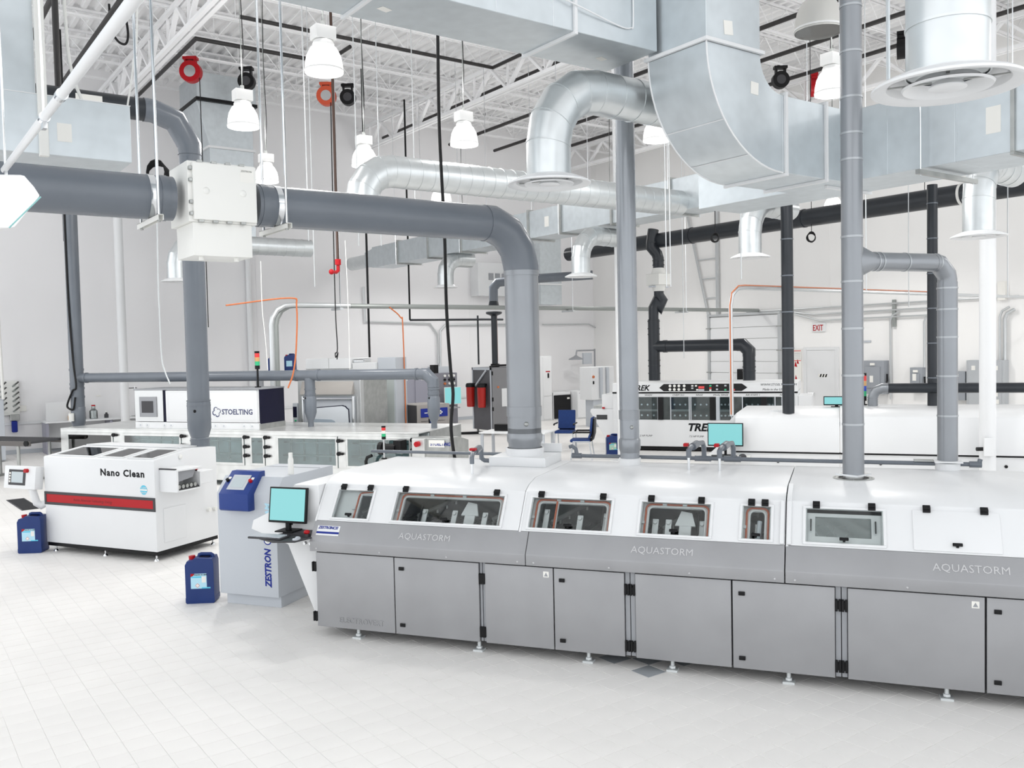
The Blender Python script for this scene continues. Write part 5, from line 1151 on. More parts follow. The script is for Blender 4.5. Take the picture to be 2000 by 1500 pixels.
# its dark exhaust pipework
e0 = Vector((17.18, 17.25, 0)); e1 = Vector((18.23, 14.92, 0)); r = .155
t = thing('dark_exhaust_stack', 'dark plastic exhaust stack with two drops onto the far inline cleaner', 'pipe', (e0.x, e0.y, 1.70))
zt = 2.62
MB().cyl((e0.x, e0.y, 1.70), (e0.x, e0.y, 3.35), r, n=26).part('riser', PVCD, t); MB().cyl((e0.x, e0.y, 3.3), (e0.x, e0.y, 3.62), r*.86, n=24).part('riser', PVCD, t)
for z in (1.9, 2.1, 2.25, 2.95, 3.1, 3.3): band((e0.x, e0.y, z), (0, 0, 1), r, .03, .012).part('coupling', PVCD, t)
dv = (e1-e0).normalized(); b0 = Vector((e0.x, e0.y, zt)); b1 = Vector((e1.x, e1.y, zt))
MB().cyl(b0, b1-dv*.2, r, n=26).part('branch', PVCD, t); band(b0+dv*.32, dv, r, .1, .012).part('coupling', PVCD, t)
MB().tube([b1-dv*.3, b1-dv*.16, b1+Vector((0, 0, -.16)), b1+Vector((0, 0, -.3))], r*1.05, 26).part('elbow', PVCD, t)
MB().cyl((e1.x, e1.y, 1.70), (e1.x, e1.y, zt-.25), r, n=26).part('second_drop', PVCD, t)
for z in (2.05, 2.2, 1.95): band((e1.x, e1.y, z), (0, 0, 1), r, .03, .012).part('coupling', PVCD, t)
o = Vector((.12, -.09, 0))
MB().tube([(e0.x, e0.y, 3.58), (e0.x, e0.y, 3.66), (e0.x+.06, e0.y-.04, 3.80), (e0.x+.14, e0.y-.1, 3.70), (e0.x+.2, e0.y-.14, 3.86), (e0.x+.12, e0.y-.09, 4.0), (e0.x+.12, e0.y-.09, 4.1)], r*.85, 22).part('offset_bend', PVCD, t)
f = e0+o
fan = MB(); fan.lathe((f.x, f.y, 4.10), [(.15, 0), (.17, .08), (.2, .16)], 24); fan.lathe((f.x, f.y, 4.56), [(.2, 0), (.17, .1), (.15, .16)], 24); fan.part('fan_cone', OFFW, t)
MB().box(f.x-.24, f.x+.24, f.y-.24, f.y+.24, 4.26, 4.56).part('fan_box', OFFW, t, .01); MB().box(f.x-.32, f.x+.32, f.y-.06, f.y+.06, 4.20, 4.24).part('fan_bracket', GREYL, t)
MB().tube([(f.x, f.y, 4.7), (f.x, f.y, 4.98), (f.x-.03, f.y+.02, 5.1), (e0.x-.02, e0.y+.02, 5.28), (e0.x-.02, e0.y+.02, 5.4), (e0.x+.04, e0.y, 5.75)], r*.95, 22).part('upper_bend', PVCD, t)
for z in (4.8, 4.92, 5.4): band((f.x if z < 5 else e0.x, f.y if z < 5 else e0.y, z), (0, 0, 1), r*.95, .03, .012).part('coupling', PVCD, t)
MB().cyl((17.37, 21.0, 5.46), (17.37, 6.4, 5.46), .20, n=26).part('header', PVCD, t)
for y in (16.0, 14.0, 12.6, 9.0): band((17.37, y, 5.46), (0, 1, 0), .20, .05, .012).part('coupling', OFFW if y in (14.0, 9.0) else PVCD, t)

# ------------------------------------------------------------------ second white washer
Q = mthing('second_washer', 'plain white washer line with a thin black seam standing behind the front washer', 'machine', 1.4, 16.8)
tf = 15.78
for a, b in ((-1.71, -.01), (.0, 3.35), (3.36, 5.1)):
    zt = 1.44 if a < -1 else 1.47
    MB().prism([(tf+.02, .1), (tf+.02, .785), (tf, .805), (tf, 1.095), (tf+.06, zt-.07), (tf+.20, zt), (17.95, zt), (17.95, .1)], 'x', a, b).part('hood', WHITE, Q, .008, 2)
MB().box(-1.72, 5.1, tf+.003, tf+.03, .775, .806).part('black_seam', BLACK, Q)
for s in (-1.0, .62, 2.45): MB().cyl((s, tf+.008, .63), (s, tf+.022, .63), .025, n=12).part('grommet', BLACK, Q)
MB().prism([(-1.81, .81), (-1.81, 1.32), (-1.71, 1.43), (-1.71, .81)], 'y', tf+.1, 17.8).part('end_cap', WHITE, Q)
MB().box(-2.18, -1.71, tf+.15, 17.4, .3, .73).part('infeed_box', WHITE, Q, .008); MB().box(-2.21, -1.45, tf-.50, tf-.002, .71, .735).part('keyboard_tray', OFFW, Q, .004)
for s in (-2.07, -1.99): MB().cyl((s, tf+.13, .65), (s, tf+.15, .65), .022, n=10).part('tray_bolt', GREYM, Q)
for s in (-1.3, .5, 2.6, 4.6): MB().cyl((s, tf+.4, 0), (s, tf+.4, .1), .04, n=10).part('foot', STEELD, Q)
MB().box(-1.15, -.85, tf+.5, 17.1, 1.44, 1.475).part('hatch_lid', WHITE, Q)
monitor('wide black monitor with teal screen on the second white washer', (-1.86, tf-.14, .735), MACH, .60, .40, 2, stand=.16)
keyboard('black keyboard on the white tray below the wide monitor', (-1.86, tf-.36, .735), MACH, .44, .15, BLACK, GREYD)
t = mthing('trackball', 'dark trackball on the white tray beside the black keyboard', 'mouse', -1.55, tf-.36, .735); MB().ball((-1.55, tf-.36, .745), .066, 14, (1, 1, .8)).part('shell', GREYD, t); MB().box(-1.61, -1.49, tf-.42, tf-.30, .735, .745).part('base', BLACK, t)
def stack(label, s, tt, z0, z1, r):
    t = mthing('dark_riser', label, 'pipe', s, tt, z0); MB().cyl((s, tt, z0), (s, tt, z1), r, n=24).part('pipe', PVCD, t)
    z = z0+.5
    while z < z1: band((s, tt, z), (0, 0, 1), r, .02, .006).part('seam', PVC, t); z += .62
    return t
q1 = (-0.834, 16.040, 1.440); q2 = (1.562, 16.362, 1.470); q3 = (0.561, 16.671, 1.470)
stack('slim dark riser standing on the second white washer next to the roll-up door', q1[0], q1[1], 1.44, 5.6, .10)
stack('slim dark riser standing on the second white washer behind the silver pair', q2[0], 17.6, 1.47, 5.4, .088)
s_, t_ = q3[0], 17.5
t = mthing('ribbed_exhaust', 'dark horizontal exhaust pipe with ribbed silver elbow on the second washer', 'pipe', s_, t_, 1.47)
MB().tube([(s_, t_, 1.47), (s_, t_, 1.63), (s_+.05, t_, 1.74), (s_+.16, t_, 1.79), (s_+.28, t_, 1.79)], .085, 20).part('elbow', SILVER, t); MB().cyl((s_+.26, t_, 1.79), (5.0, t_, 1.79), .088, n=20).part('run', PVCD, t)
for k in range(4): band((s_, t_, 1.50+.04*k), (0, 0, 1), .085, .015, .008).part('rib', SILVER, t)
band((2.5, t_, 1.79), (1, 0, 0), .088, .06, .008).part('coupling', CHROME, t)
tower('four colour signal tower behind the ribbed silver elbow', (s_-.14, 17.7, 1.47), MACH, .08, .095, (GREENL, BLUEL, AMBERL, REDL), .041)
monitor('teal screen peeping out behind the tall silver riser', (s_-.62, 17.6, 1.44), MACH, .46, .17, 0, stand=.03)

# ------------------------------------------------------------------ the side wall: roll-up door, exit, switchgear
XW = 24.7
d = thing('door_1', None, None, (XW, 20.4, 0), 0, None, 'structure')
for k in range(9):
    z = .05+k*.395
    MB().box(XW-.06, XW-.02, 18.95, 21.90, z, z+.385).part('door_panel', WHITE, d, .012)
for y in (18.88, 21.95):
    MB().box(XW-.10, XW-.01, y-.05, y+.05, 0, 3.75).part('door_track', CONDUIT, d)
    for z in (.45, .84, 1.63, 2.4, 3.2): MB().box(XW-.12, XW-.06, y-.1, y+.1, z-.02, z+.02).part('roller_hinge', STEELD, d)
m = MB(); m.box(XW-.12, XW-.03, 18.85, 22.0, 3.62, 3.70); m.part('header_angle', CONDUIT, d)
t = thing('lift_track', 'pair of steel lift rails with rungs climbing the wall above the roll-up door', 'rail', (XW-.2, 22.0, 3.7))
MB().tube([(XW-.1, 21.95, 3.7), (XW-.15, 22.9, 7.6)], .045, 6).part('inner_rail', CONDUIT, t); MB().box(XW-.14, XW-.06, 21.45, 21.55, 3.7, 8.0).part('outer_rail', CONDUIT, t)
for z in (4.3, 5.0, 5.7, 6.4): MB().box(XW-.12, XW-.08, 21.5, 21.95+(z-3.7)*.24, z-.02, z+.02).part('rung', CONDUIT, t)
d = thing('door_2', None, None, (XW, 17.3, 0), 0, None, 'structure')
MB().box(XW-.03, XW, 16.8, 17.86, .02, 2.38).part('door_leaf', WHITE, d, .006)
m = MB(); m.box(XW-.05, XW, 17.86, 17.98, 0, 2.48); m.box(XW-.05, XW, 16.68, 16.8, 0, 2.48); m.box(XW-.05, XW, 16.8, 17.86, 2.38, 2.48); m.part('door_frame', SOFTWHITE, d, .006)
MB().tube([(XW-.03, 17.74, 1.0), (XW-.09, 17.74, 1.0), (XW-.09, 17.55, 1.0)], .02, 8).part('door_handle', STEEL, d)
st = MB().box(XW-.034, XW-.03, 17.1, 17.42, 1.52, 1.62).part('hazard_sign', PAPER, d)
for k in range(3): MB().prism([(17.38-.1*k, 1.52), (17.33-.1*k, 1.52), (17.29-.1*k, 1.62), (17.34-.1*k, 1.62)], 'x', XW-.037, XW-.034).part('hazard_stripe', BLACK, st)
ex = thing('exit_sign', 'white exit sign with red letters above the far door', 'sign', (XW, 17.4, 2.97)); MB().box(XW-.06, XW, 17.15, 17.63, 2.97, 3.25).part('box', WHITE, ex, .008)
text('EXIT', .26, (XW-.062, 17.60, 3.01), (0, -1, 0), (0, 0, 1), ex, RED, ext=.002, bold=.004, sx=.72)
p = (24.680, 18.231, 1.919)
po = thing('safety_poster', 'white safety poster with red marks beside the far door', 'poster', (24.69, p[1], p[2]-.55)); MB().box(24.685, 24.695, p[1]-.16, p[1]+.16, p[2]-.55, p[2]+.50).part('sheet', PAPER, po)
for y, z, s in ((.06, .02, .10), (-.02, .10, .08), (.05, -.42, .08)): MB().prism([(p[1]+y-s*.6, p[2]+z-s), (p[1]+y+s*.5, p[2]+z-s*.8), (p[1]+y+s*.1, p[2]+z+s)], 'x', 24.681, 24.685).part('red_mark', RED, po)
for z in (.44, .12):
    m = MB(); m.box(24.681, 24.685, p[1]-.14, p[1]+.14, p[2]+z, p[2]+z+.02); m.part('heading', REDL, po)
for k in range(4): MB().box(24.681, 24.685, p[1]-.12, p[1]+.1, p[2]+.36-.06*k, p[2]+.375-.06*k).part('text_line', GREYL, po)
EBM = mat('switchgear_grey', (.30, .32, .35), .45)
def ebox(label, y0, y1, z0, z1, dp, cover=True, handle=True):
    t = thing('switch_box', label, 'switch box', (XW-dp/2, (y0+y1)/2, z0), 0, 'grey switch boxes on the side wall'); MB().box(XW-dp, XW, y0, y1, z0, z1).part('case', EBM, t, .012, 2)
    if cover: MB().box(XW-dp-.03, XW-dp, y0+.08*(y1-y0)/.5, y1-.08*(y1-y0)/.5, z0+.18, z1-.18).part('cover', EBM, t, .02, 2)
    MB().box(XW-dp-.034, XW-dp, (y0+y1)/2-.07, (y0+y1)/2+.07, z1-.14, z1-.07).part('tag', PAPER, t); MB().box(XW-dp-.036, XW-dp-.03, (y0+y1)/2-.03, (y0+y1)/2+.08, z0+.35, z0+.55).part('label', PAPER, t)
    if handle: MB().tube([(XW-dp*.6, y0-.04, (z0+z1)/2+.1), (XW-dp*.7, y0-.06, (z0+z1)/2-.1), (XW-dp*.8, y0-.05, (z0+z1)/2-.15)], .025, 8).part('switch_lever', BLACK, t)
    return t
ebox('grey disconnect box nearest the far door with tagged lever', 15.0, 15.72, 1.05, 2.05, .28)
ebox('smallest grey disconnect box with rounded cover on the side wall', 13.86, 14.22, 1.12, 1.85, .22)
ebox('grey panel box between the small disconnect and the wide panelboard', 12.6, 13.1, .95, 1.75, .25, False, False)
t = thing('panelboard', 'wide light grey panelboard partly behind the white column', 'panelboard', (XW-.15, 12.05, 0)); MB().box(XW-.28, XW-.002, 11.55, 12.55, .14, 2.06).part('case', mat('panelboard_grey', (.44, .46, .48), .45), t, .01)
for y0, y1, z0, z1 in ((11.6, 12.5, 1.45, 2.02), (11.62, 12.0, .3, 1.42), (12.05, 12.48, .3, 1.42)): MB().box(XW-.295, XW-.28, y0, y1, z0, z1).part('door', MATS['panelboard_grey'], t, .005)
for y, z in ((11.75, 1.85), (12.35, 1.85), (11.75, 1.15), (11.72, .95)): MB().box(XW-.30, XW-.295, y-.05, y+.05, z-.06, z+.06).part('tag', PAPER, t)
for p_, lb in (((24.690, 15.738, 2.627), 'small grey intercom plate high on the side wall'),): MB().box(24.67, 24.695, p_[1]-.16, p_[1]+.16, p_[2]-.03, p_[2]+.03).single('wall_plate', GREYL, lb, 'wall plate')
p_ = (24.600, 20.428, 1.543); MB().box(24.5, 24.63, p_[1]-.16, p_[1]+.16, p_[2]-.22, p_[2]+.22).single('door_operator', BLACK, 'black control box hanging in front of the roll-up door', 'control box', bev=.02, seg=2)

# ------------------------------------------------------------------ conduits
def conduit(label, pts, r, m_=CONDUIT, name='conduit', cat='conduit', group=None): return MB().tube(sm(pts) if name == 'orange_hose' else pts, r, 10).single(name, m_, label, cat, group)
Y1 = 19.6
a = (8.102, 19.600, 3.758); b = (24.963, 19.600, 3.741); z = a[2]
for k, px in enumerate((533, 546)):
    c = (7.532, 19.600, 2.078); xx = (7.448, 19.600, 2.081)[0] if k == 0 else (7.604, 19.600, 2.075)[0]
    yk = Y1+.12*k
    conduit(('bent silver conduit dropping behind the stainless line, nearer the bench', 'bent silver conduit dropping behind the stainless line, nearer the hose')[k], [(xx, yk, 0.0), (xx, yk, z-.45), (xx+.03, yk, z-.30), (xx+.14, yk, z-.12), (xx+.32, yk, z-.02+.0*k), (xx+.5, yk, z)]+[(24.6 if k else 9.4, yk, z)], .06, CONDUIT if k == 0 else CONDUITD)
for x_ in (9.1, 14.8, 16.2, 20.8):
    h = thing('conduit_hanger', 'small strut hanger holding the long conduit at %s' % {9.1: 'its bend', 14.8: 'the grey wall unit', 16.2: 'the white column', 20.8: 'the dark stack'}[x_], 'hanger', (x_, Y1, z-.1), 0, 'conduit hangers')
    MB().box(x_-.04, x_+.04, Y1-.2, Y1+.3, z-.11, z-.06).part('channel', CONDUIT, h); MB().cyl((x_, Y1-.15, z-.1), (x_, Y1-.15, DECKZ-.7), .008, n=6).part('rod', CHROME, h)
c0 = (11.760, 10.000, 2.411); c1 = (12.002, 10.000, 3.599); c2 = (22.111, 10.000, 3.507)
zz = c1[2]
conduit('tall silver conduit with an elbow in front of the roll-up door', [(c0[0], 10, 1.44), (c0[0], 10, zz-.3), (c0[0]+.05, 10, zz-.12), (c0[0]+.18, 10, zz-.02), (c0[0]+.35, 10, zz), (24.6, 10, zz)], .035, CONDUIT)
MB().tube([(c0[0]-.04, 9.98, 1.47), (c0[0]-.04, 9.98, zz-.3), (c0[0]+.01, 9.98, zz-.09), (c0[0]+.18, 9.98, zz+.03), (c0[0]+.35, 9.98, zz+.045), (19.0, 9.98, zz+.045)], .009, 8).single('orange_line', ORANGEC, 'orange flexible line strapped along the tall elbowed conduit', 'hose')
for k, (p0, p1) in enumerate((((1500, 607), (1830, 600)), ((1590, 612), (1830, 611)), ((1600, 624), (1830, 618)))):
    a_ = ((24.600, 19.315, 3.726), (24.600, 17.516, 3.528), (24.600, 17.328, 3.325))[k]; b_ = ((24.600, 11.254, 3.555), (24.600, 13.471, 3.398), (24.600, 13.471, 3.297))[k]
    conduit(('topmost of the parallel wall conduits past the exit sign', 'middle of the parallel wall conduits past the exit sign', 'lowest of the parallel wall conduits past the exit sign')[k], [(24.6, a_[1]+.9, a_[2]+.12*k), (24.6, a_[1], a_[2]), (24.6, b_[1], a_[2]+.02)], .028)
for px, z0_, lb in ((1739, .9, 'wall conduit dropping straight down beside the first disconnect box'), (1805, 1.85, 'wall conduit feeding the smallest disconnect box'), (1953, 2.06, 'wall conduit feeding the panelboard, thinner of the pair'), (1963, 2.06, 'wall conduit feeding the panelboard, thicker of the pair')):
    q = {1739: (24.600, 14.891, 3.476), 1805: (24.600, 13.849, 3.400), 1953: (24.600, 11.738, 3.471), 1963: (24.600, 11.605, 3.397)}[px]
    conduit(lb, [(24.6, q[1], z0_), (24.6, q[1], q[2]-.25), (24.6, q[1]-.06, q[2]-.1), (24.6, q[1]-.25, q[2])], .03 if px != 1963 else .045)
q = (24.620, 14.789, 3.396); MB().box(24.6, 24.66, q[1]-.05, q[1]+.05, q[2]-.35, q[2]+.45).single('strut_channel', CONDUITD, 'short upright strut channel holding the parallel wall conduits', 'channel')
q = (24.600, 11.698, 3.905); MB().box(24.58, 24.7, q[1]-.1, q[1]+.1, q[2]-.25, q[2]+.25).single('wall_junction_box', PAPER, 'small white junction box above the panelboard conduits', 'junction box')
# back wall conduits
for k, (pts, lb) in enumerate((([(834-20, 640), (834, 632), (710, 632), (712, 560)], 0),) if 0 else ()): pass
yb = 28.2
cw = [(14.073, 28.200, 4.899), (14.114, 28.200, 3.693), (16.711, 28.200, 3.617), (16.673, 28.200, 1.598)]
conduit('thin wall conduit running level then down behind the knob cabinet', [cw[0], cw[1], cw[2], (cw[2][0]+.3, yb, cw[2][2]-.4), (cw[2][0]+.32, yb, 2.16)], .03)
cw = [(20.155, 28.200, 3.572), (17.366, 28.200, 3.578), (17.142, 28.200, 3.466), (17.066, 28.200, 1.583)]
conduit('thin wall conduit curving down next to the test chamber', [cw[0], cw[1], (cw[2][0], yb, cw[2][2]-.1), (cw[2][0]-.05, yb, 1.0)], .035)
cw = [(21.913, 28.200, 3.568), (24.334, 28.200, 3.583), (24.724, 28.200, 3.433)]
conduit('short wall conduit above the emergency shower', cw, .025)
for px0, y0_, y1_, rr, mm, lb, Yp in ((720, 520, 720, .03, BLACK, 'thin black pipe dropping behind the grey switch cabinet', 22.0), (799, 522, 595, .028, BLACK, 'thin black valve pipe with blue handle on the far side', 24.0)):
    a_ = {720: (11.104, 22.000, 4.966), 799: (13.512, 24.000, 5.194)}[px0]; b_ = {720: (11.095, 22.000, 2.213), 799: (13.518, 24.000, 3.586)}[px0]
    conduit(lb, [(a_[0], Yp, 10.25), (a_[0], Yp, b_[2])], rr, mm, 'drop_pipe', 'pipe')
a_ = (13.518, 24.000, 3.586); b_ = (16.244, 24.000, 3.704)
conduit('thin black pipe running level to the test chamber vent', [(a_[0], 24, a_[2]), (b_[0], 24, a_[2]+.02), (b_[0]+.75, 24, a_[2]+.02)], .035, PVCD, 'level_pipe', 'pipe')
a_ = (10.803, 19.600, 3.735); conduit('orange hose dropping behind the lavender cabinet', [(a_[0]-.3, 19.66, a_[2]), (a_[0], 19.66, a_[2]-.25), (a_[0]+.06, 19.66, a_[2]-.6), (a_[0]+.08, 19.66, .05)], .016, ORANGEC, 'orange_hose', 'hose')
a_ = (7.162, 17.400, 3.698); b_ = (7.124, 17.400, 2.547); c_ = (6.313, 17.400, 3.616)
conduit('orange and silver hose hanging near the bent conduits', [(c_[0]-.6, 17.4, c_[2]), (a_[0]-.15, 17.4, a_[2]+.08), (a_[0], 17.4, a_[2]-.1), (b_[0], 17.4, b_[2]+.2), (b_[0]-.08, 17.4, b_[2]-.3), (b_[0]-.2, 17.4, b_[2]-.6)], .016, ORANGEC, 'orange_hose', 'hose')
for k, (px, lb) in enumerate(((933, 'thin supply hose with valve dropping to the test chamber'), (970, 'thin copper line dropping to the test chamber'))):
    a_ = ((16.004, 24.000, 3.671), (16.748, 24.000, 3.672))[k]; b_ = ((16.001, 24.000, 2.152), (16.750, 24.000, 2.248))[k]
    t = conduit(lb, [(a_[0], 24, a_[2]+.06), (b_[0], 24, b_[2])], .03 if k == 0 else .018, PVCD if k == 0 else COPPER, 'supply_line', 'pipe')
# white downpipe on the wall, wall unit and wall bits
q = (10.012, 28.200, 4.153); conduit('white downpipe on the far wall above the control hood', [(q[0], 28.2, .4), (q[0], 28.2, 10.2)], .085, WHITE, 'downpipe', 'pipe')
q = (19.320, 27.900, 5.287); t = thing('wall_unit', 'white wall unit with small gauges behind the fat duct elbow', 'wall unit', (q[0], 28.2, q[2]-.7)); MB().box(q[0]-.75, q[0]+1.6, 27.75, 28.3, q[2]-.65, q[2]+.6).part('case', SOFTWHITE, t, .01)
for k in range(3): MB().box(q[0]-.28+.3*k, q[0]-.08+.3*k, 27.72, 27.75, q[2]-.05, q[2]+.2).part('gauge', GREYM, t)
q = (20.924, 26.500, 5.034); t = thing('hanging_duct_leg', 'pale galvanised duct leg hanging beside the fat riser', 'duct', (q[0], 26.7, 3.2)); MB().box(q[0]-.55, q[0]+.45, 26.3, 27.1, (20.905, 26.500, 4.264)[2], (20.968, 26.500, 6.762)[2]).part('duct_leg', GALV, t); MB().box(q[0]-.6, q[0]+.5, 26.25, 27.15, (20.924, 26.500, 5.014)[2]-.03, (20.924, 26.500, 5.014)[2]+.03).part('flange', SOFTWHITE, t)
for dx in (-.5, .4): MB().cyl((q[0]+dx, 26.7, (20.966, 26.500, 6.666)[2]), (q[0]+dx, 26.7, DECKZ-.05), .012, n=6).part('hanger_rod', CHROME, t)

# ------------------------------------------------------------------ laboratory bench along the back wall
t = thing('laboratory_bench', 'white laboratory bench with grey supports along the far wall', 'bench', (5.4, 27.8, 0))
MB().box(3.9, 9.0, 27.35, 28.2, .86, .90).part('worktop', SOFTWHITE, t, .006)
for x in (3.95, 5.6, 7.2, 8.9): MB().box(x-.04, x+.04, 27.4, 28.1, 0, .86).part('support', LAV, t, .004)
MB().box(4.0, 8.95, 28.1, 28.14, .1, .86).part('back_panel', SOFTWHITE, t)
MB().box(4.0, 5.0, 27.9, 27.93, .90, 1.42).single('white_board', WHITE, 'small white board leaning at the bench end', 'board')
GL = glass('lab_glass', (.80, .85, .85), .15)
def bottle(label, x, y, r, h, m_, cap=None):
    t = thing('laboratory_bottle', label, 'bottle', (x, y, .90), 0, 'bottles on the bench'); MB().lathe((x, y, .90), [(.001, 0), (r, 0), (r, h*.62), (r*.45, h*.8), (r*.45, h)], 16).part('body', m_, t)
    MB().cyl((x, y, .90+h), (x, y, .90+h+.035), r*.5, n=12).part('stopper', cap or OFFW, t)
bottle('squat amber bottle on the bench beside the white board', 4.62, 27.7, .10, .20, AMBERL)
bottle('clear glass flask on the bench with pale stopper', 4.88, 27.75, .12, .34, GL)
bottle('clear bottle with red stopper on the bench', 5.2, 27.75, .11, .36, GL, RED)
bottle('small dark bottle on the bench by the grey riser', 5.55, 27.8, .06, .16, GREYD)
def stand(label, x, h, m_=STEELD):
    t = thing('clamp_stand', label, 'clamp stand', (x, 27.75, .90), 0, 'clamp stands on the bench'); MB().box(x-.12, x+.12, 27.66, 27.84, .90, .92).part('base', m_, t); MB().cyl((x, 27.8, .92), (x, 27.8, .92+h), .015, n=8).part('rod', CHROME, t); MB().cyl((x-.28, 27.8, .88+h), (x+.06, 27.8, .88+h), .012, n=8).part('arm', GREYD, t); MB().cyl((x-.3, 27.8, .86+h), (x-.24, 27.8, .90+h), .03, n=10).part('clamp', mat('green_knob', (.05, .30, .20), .5), t)
stand('tall clamp stand on the bench behind the grey riser', 6.35, .85); stand('clamp stand with green knob in the middle of the bench', 7.2, .62); stand('short clamp stand on the bench next to the white column', 7.9, .50)
t = thing('stirrer', 'low grey stirrer plate on the bench', 'stirrer', (6.9, 27.7, .90)); MB().box(6.55, 7.05, 27.6, 27.85, .90, .97).part('housing', GREYM, t, .008); MB().lathe((6.8, 27.72, .97), [(.001, .02), (.12, .02), (.12, 0)], 18).part('plate', CHROME, t)
q = (3.459, 28.270, 1.266); MB().box(q[0]-.11, q[0]+.11, 28.26, 28.3, q[2]-.08, q[2]+.08).single('wall_switch', PAPER, 'white switch plate on the far wall near the drying rack', 'switch', bev=.006)
q = (5.444, 28.270, 1.527); MB().box(q[0]-.06, q[0]+.06, 28.28, 28.3, q[2]-.02, q[2]+.02).single('wall_tag', PAPER, 'tiny white tag on the far wall above the bench', 'tag')
q = (3.096, 28.100, 1.478); t = thing('drying_rack', 'wall drying rack with clear slanting pegs by the grey cupboard', 'rack', (q[0], 28.2, 1.2)); MB().box(q[0]-.35, q[0]+.3, 28.2, 28.28, 1.1, 2.05).part('board', OFFW, t, .01)
for k in range(6):
    for j in range(2): MB().tube([(q[0]-.15+.3*j, 28.2, 1.2+.14*k), (q[0]-.05+.3*j, 27.9, 1.32+.14*k)], .025, 8).part('peg', GL, t)
t = thing('soap_dispenser', 'blue and white dispenser hanging below the drying rack', 'dispenser', (q[0]+.15, 28.2, .75)); MB().box(q[0]+.05, q[0]+.28, 28.1, 28.28, .95, 1.12).part('body', STEELD, t, .01); MB().box(q[0]+.08, q[0]+.22, 28.12, 28.25, .62, .94).part('cartridge', INKB, t, .02)
q = (2.846, 26.600, 1.479); t = thing('grey_cupboard', 'grey cupboard with cream edge cut by the picture border near the conveyor', 'cupboard', (q[0]-.5, 26.8, 0)); MB().box(q[0]-1.2, q[0]-.02, 26.5, 27.1, .02, 1.62).part('body', GREYL, t, .01); MB().box(q[0]-1.2, q[0]-.02, 26.48, 26.5, .05, 1.6).part('door', GREYL, t, .006); MB().cyl((q[0]-.03, 26.45, 1.62), (q[0]-.06, 26.45, 4.3), .035, n=10).part('cream_hose', CREAM, t)

# ------------------------------------------------------------------ diagonal pole with strip light, near the camera
p0 = Vector((0.666, 5.742, 3.725)); p1 = Vector((0.570, 2.347, 3.545)); ex_ = p1+(p1-p0)*.3
t = thing('diagonal_pole', 'white pole slanting across the upper corner with steel clamps', 'pole', tuple(p0))
MB().tube([p0, ex_], .0175, 18).part('tube', WHITE, t)
d_ = (p1-p0).normalized()
for f_ in (.50, .64): band(p0+(p1-p0)*f_, d_, .0175, .05, .004, 18).part('clamp', CHROME, t)
for f_ in (.02, .50):
    c = p0+(p1-p0)*f_; MB().obox(c, d_, d_.cross(Vector((0, 0, 1))).normalized(), Vector((0, 0, 1)), -.03, .03, -.008, .008, -.045, -.015).part('clamp_bolt', CHROME, t)
for f_, lb in ((.02, 0), (.50, 1)):
    c = p0+(p1-p0)*f_; MB().cyl(c, (c.x, c.y, DECKZ-.7), .006 if f_ < .4 else .0045, n=8).part('hanger_rod', CHROME, t)
FX = mat('fixture_white', (.90, .90, .90), .4)
q0 = Vector((0.598, 5.286, 3.493)); ax = Vector((-.82, .3, 0)).normalized(); sx = Vector((.3, .82, 0)).normalized()
t = thing('strip_light', 'white strip light fixture cut by the picture border under the diagonal pole', 'lamp', tuple(q0))
pr = [(-.18, -.10), (-.05, -.15), (.06, -.15), (.20, .01), (.17, .06), (.12, .12), (-.02, .125), (-.16, .13)]
V = Vector((0, 0, 1)); u_ = Vector((.81, -.586, 0)); w_ = Vector((.584, .81, 0))
m = MB(); n = len(pr)
m.add([q0+u_*a+V*b for a, b in pr]+[q0+u_*a+V*b+(w_*.5-u_*.9) for a, b in pr], [tuple(range(n))[::-1], tuple(range(n, 2*n))]+[(i, (i+1) % n, (i+1) % n+n, i+n) for i in range(n)])
m.part('housing', FX, t, .006)
MB().tube([q0+u_*.20+V*.005, q0+u_*.03+V*-.15], .004, 6).part('edge_trim', mat('teal_trim', (.25, .5, .5), .4), t)

# ------------------------------------------------------------------ hose and cord reels under the joists
def reel(label, p, m_, r=.24, ang=0, cordlen=0):
    x, y, z = p; z = 10.27; t = thing('cord_reel', label, 'reel', (x, y, z), ang, 'reels under the roof joists')
    t.location = (x, y, z); t.rotation_euler = (0, 0, R(ang)); OFF[t.name] = Vector((0, 0, 0))
    MB().box(-.18, .18, -.10, .10, -.06, .02).part('mount', m_, t, .01)
    m = MB(); m.box(-.14, -.10, -.08, .08, -.3, -.05); m.box(.10, .14, -.08, .08, -.3, -.05); m.part('bracket', m_, t)
    MB().lathe((0, -.10, -.36), [(r*.55, 0), (r, .0), (r, .2), (r*.55, .2)], 28, (0, 1, 0)).part('drum', m_, t)
    MB().lathe((0, -.105, -.36), [(.001, 0), (r*.55, 0), (r*.55, .21)], 24, (0, 1, 0)).part('hub', STEEL if r > .26 else GREYD, t)
    if cordlen: MB().cyl((r*.8, 0, -.4), (r*.8, 0, -.4-cordlen), .012, n=8).part('cord', RUBBER, t)
    return t
reel('red hose reel with bright hub above the bent upper pipe', (7.032, 23.519, 10.280), RED, .27, -36, 6.5)
reel('black cord reel hanging next to the red hose reel', (8.507, 23.584, 10.280), BLACK, .22, -36)
reel('orange red hose reel behind the big lit lamp', (10.864, 23.749, 10.280), mat('orange_red_plastic', (.60, .08, .03), .45), .27, -36, 6.0)
reel('black wheel-shaped cord reel beside the big lit lamp', (11.441, 23.567, 10.280), BLACK, .22, -36)
reel('black cord reel above the square elbow outlet', (20.804, 15.837, 10.280), BLACK, .23, -36)
reel('red cable reel above the crossing duct', (22.232, 15.767, 10.280), RED, .26, 40)
reel('black cord reel next to the closest fat spiral neck', (21.192, 12.506, 10.280), BLACK, .26, 30)
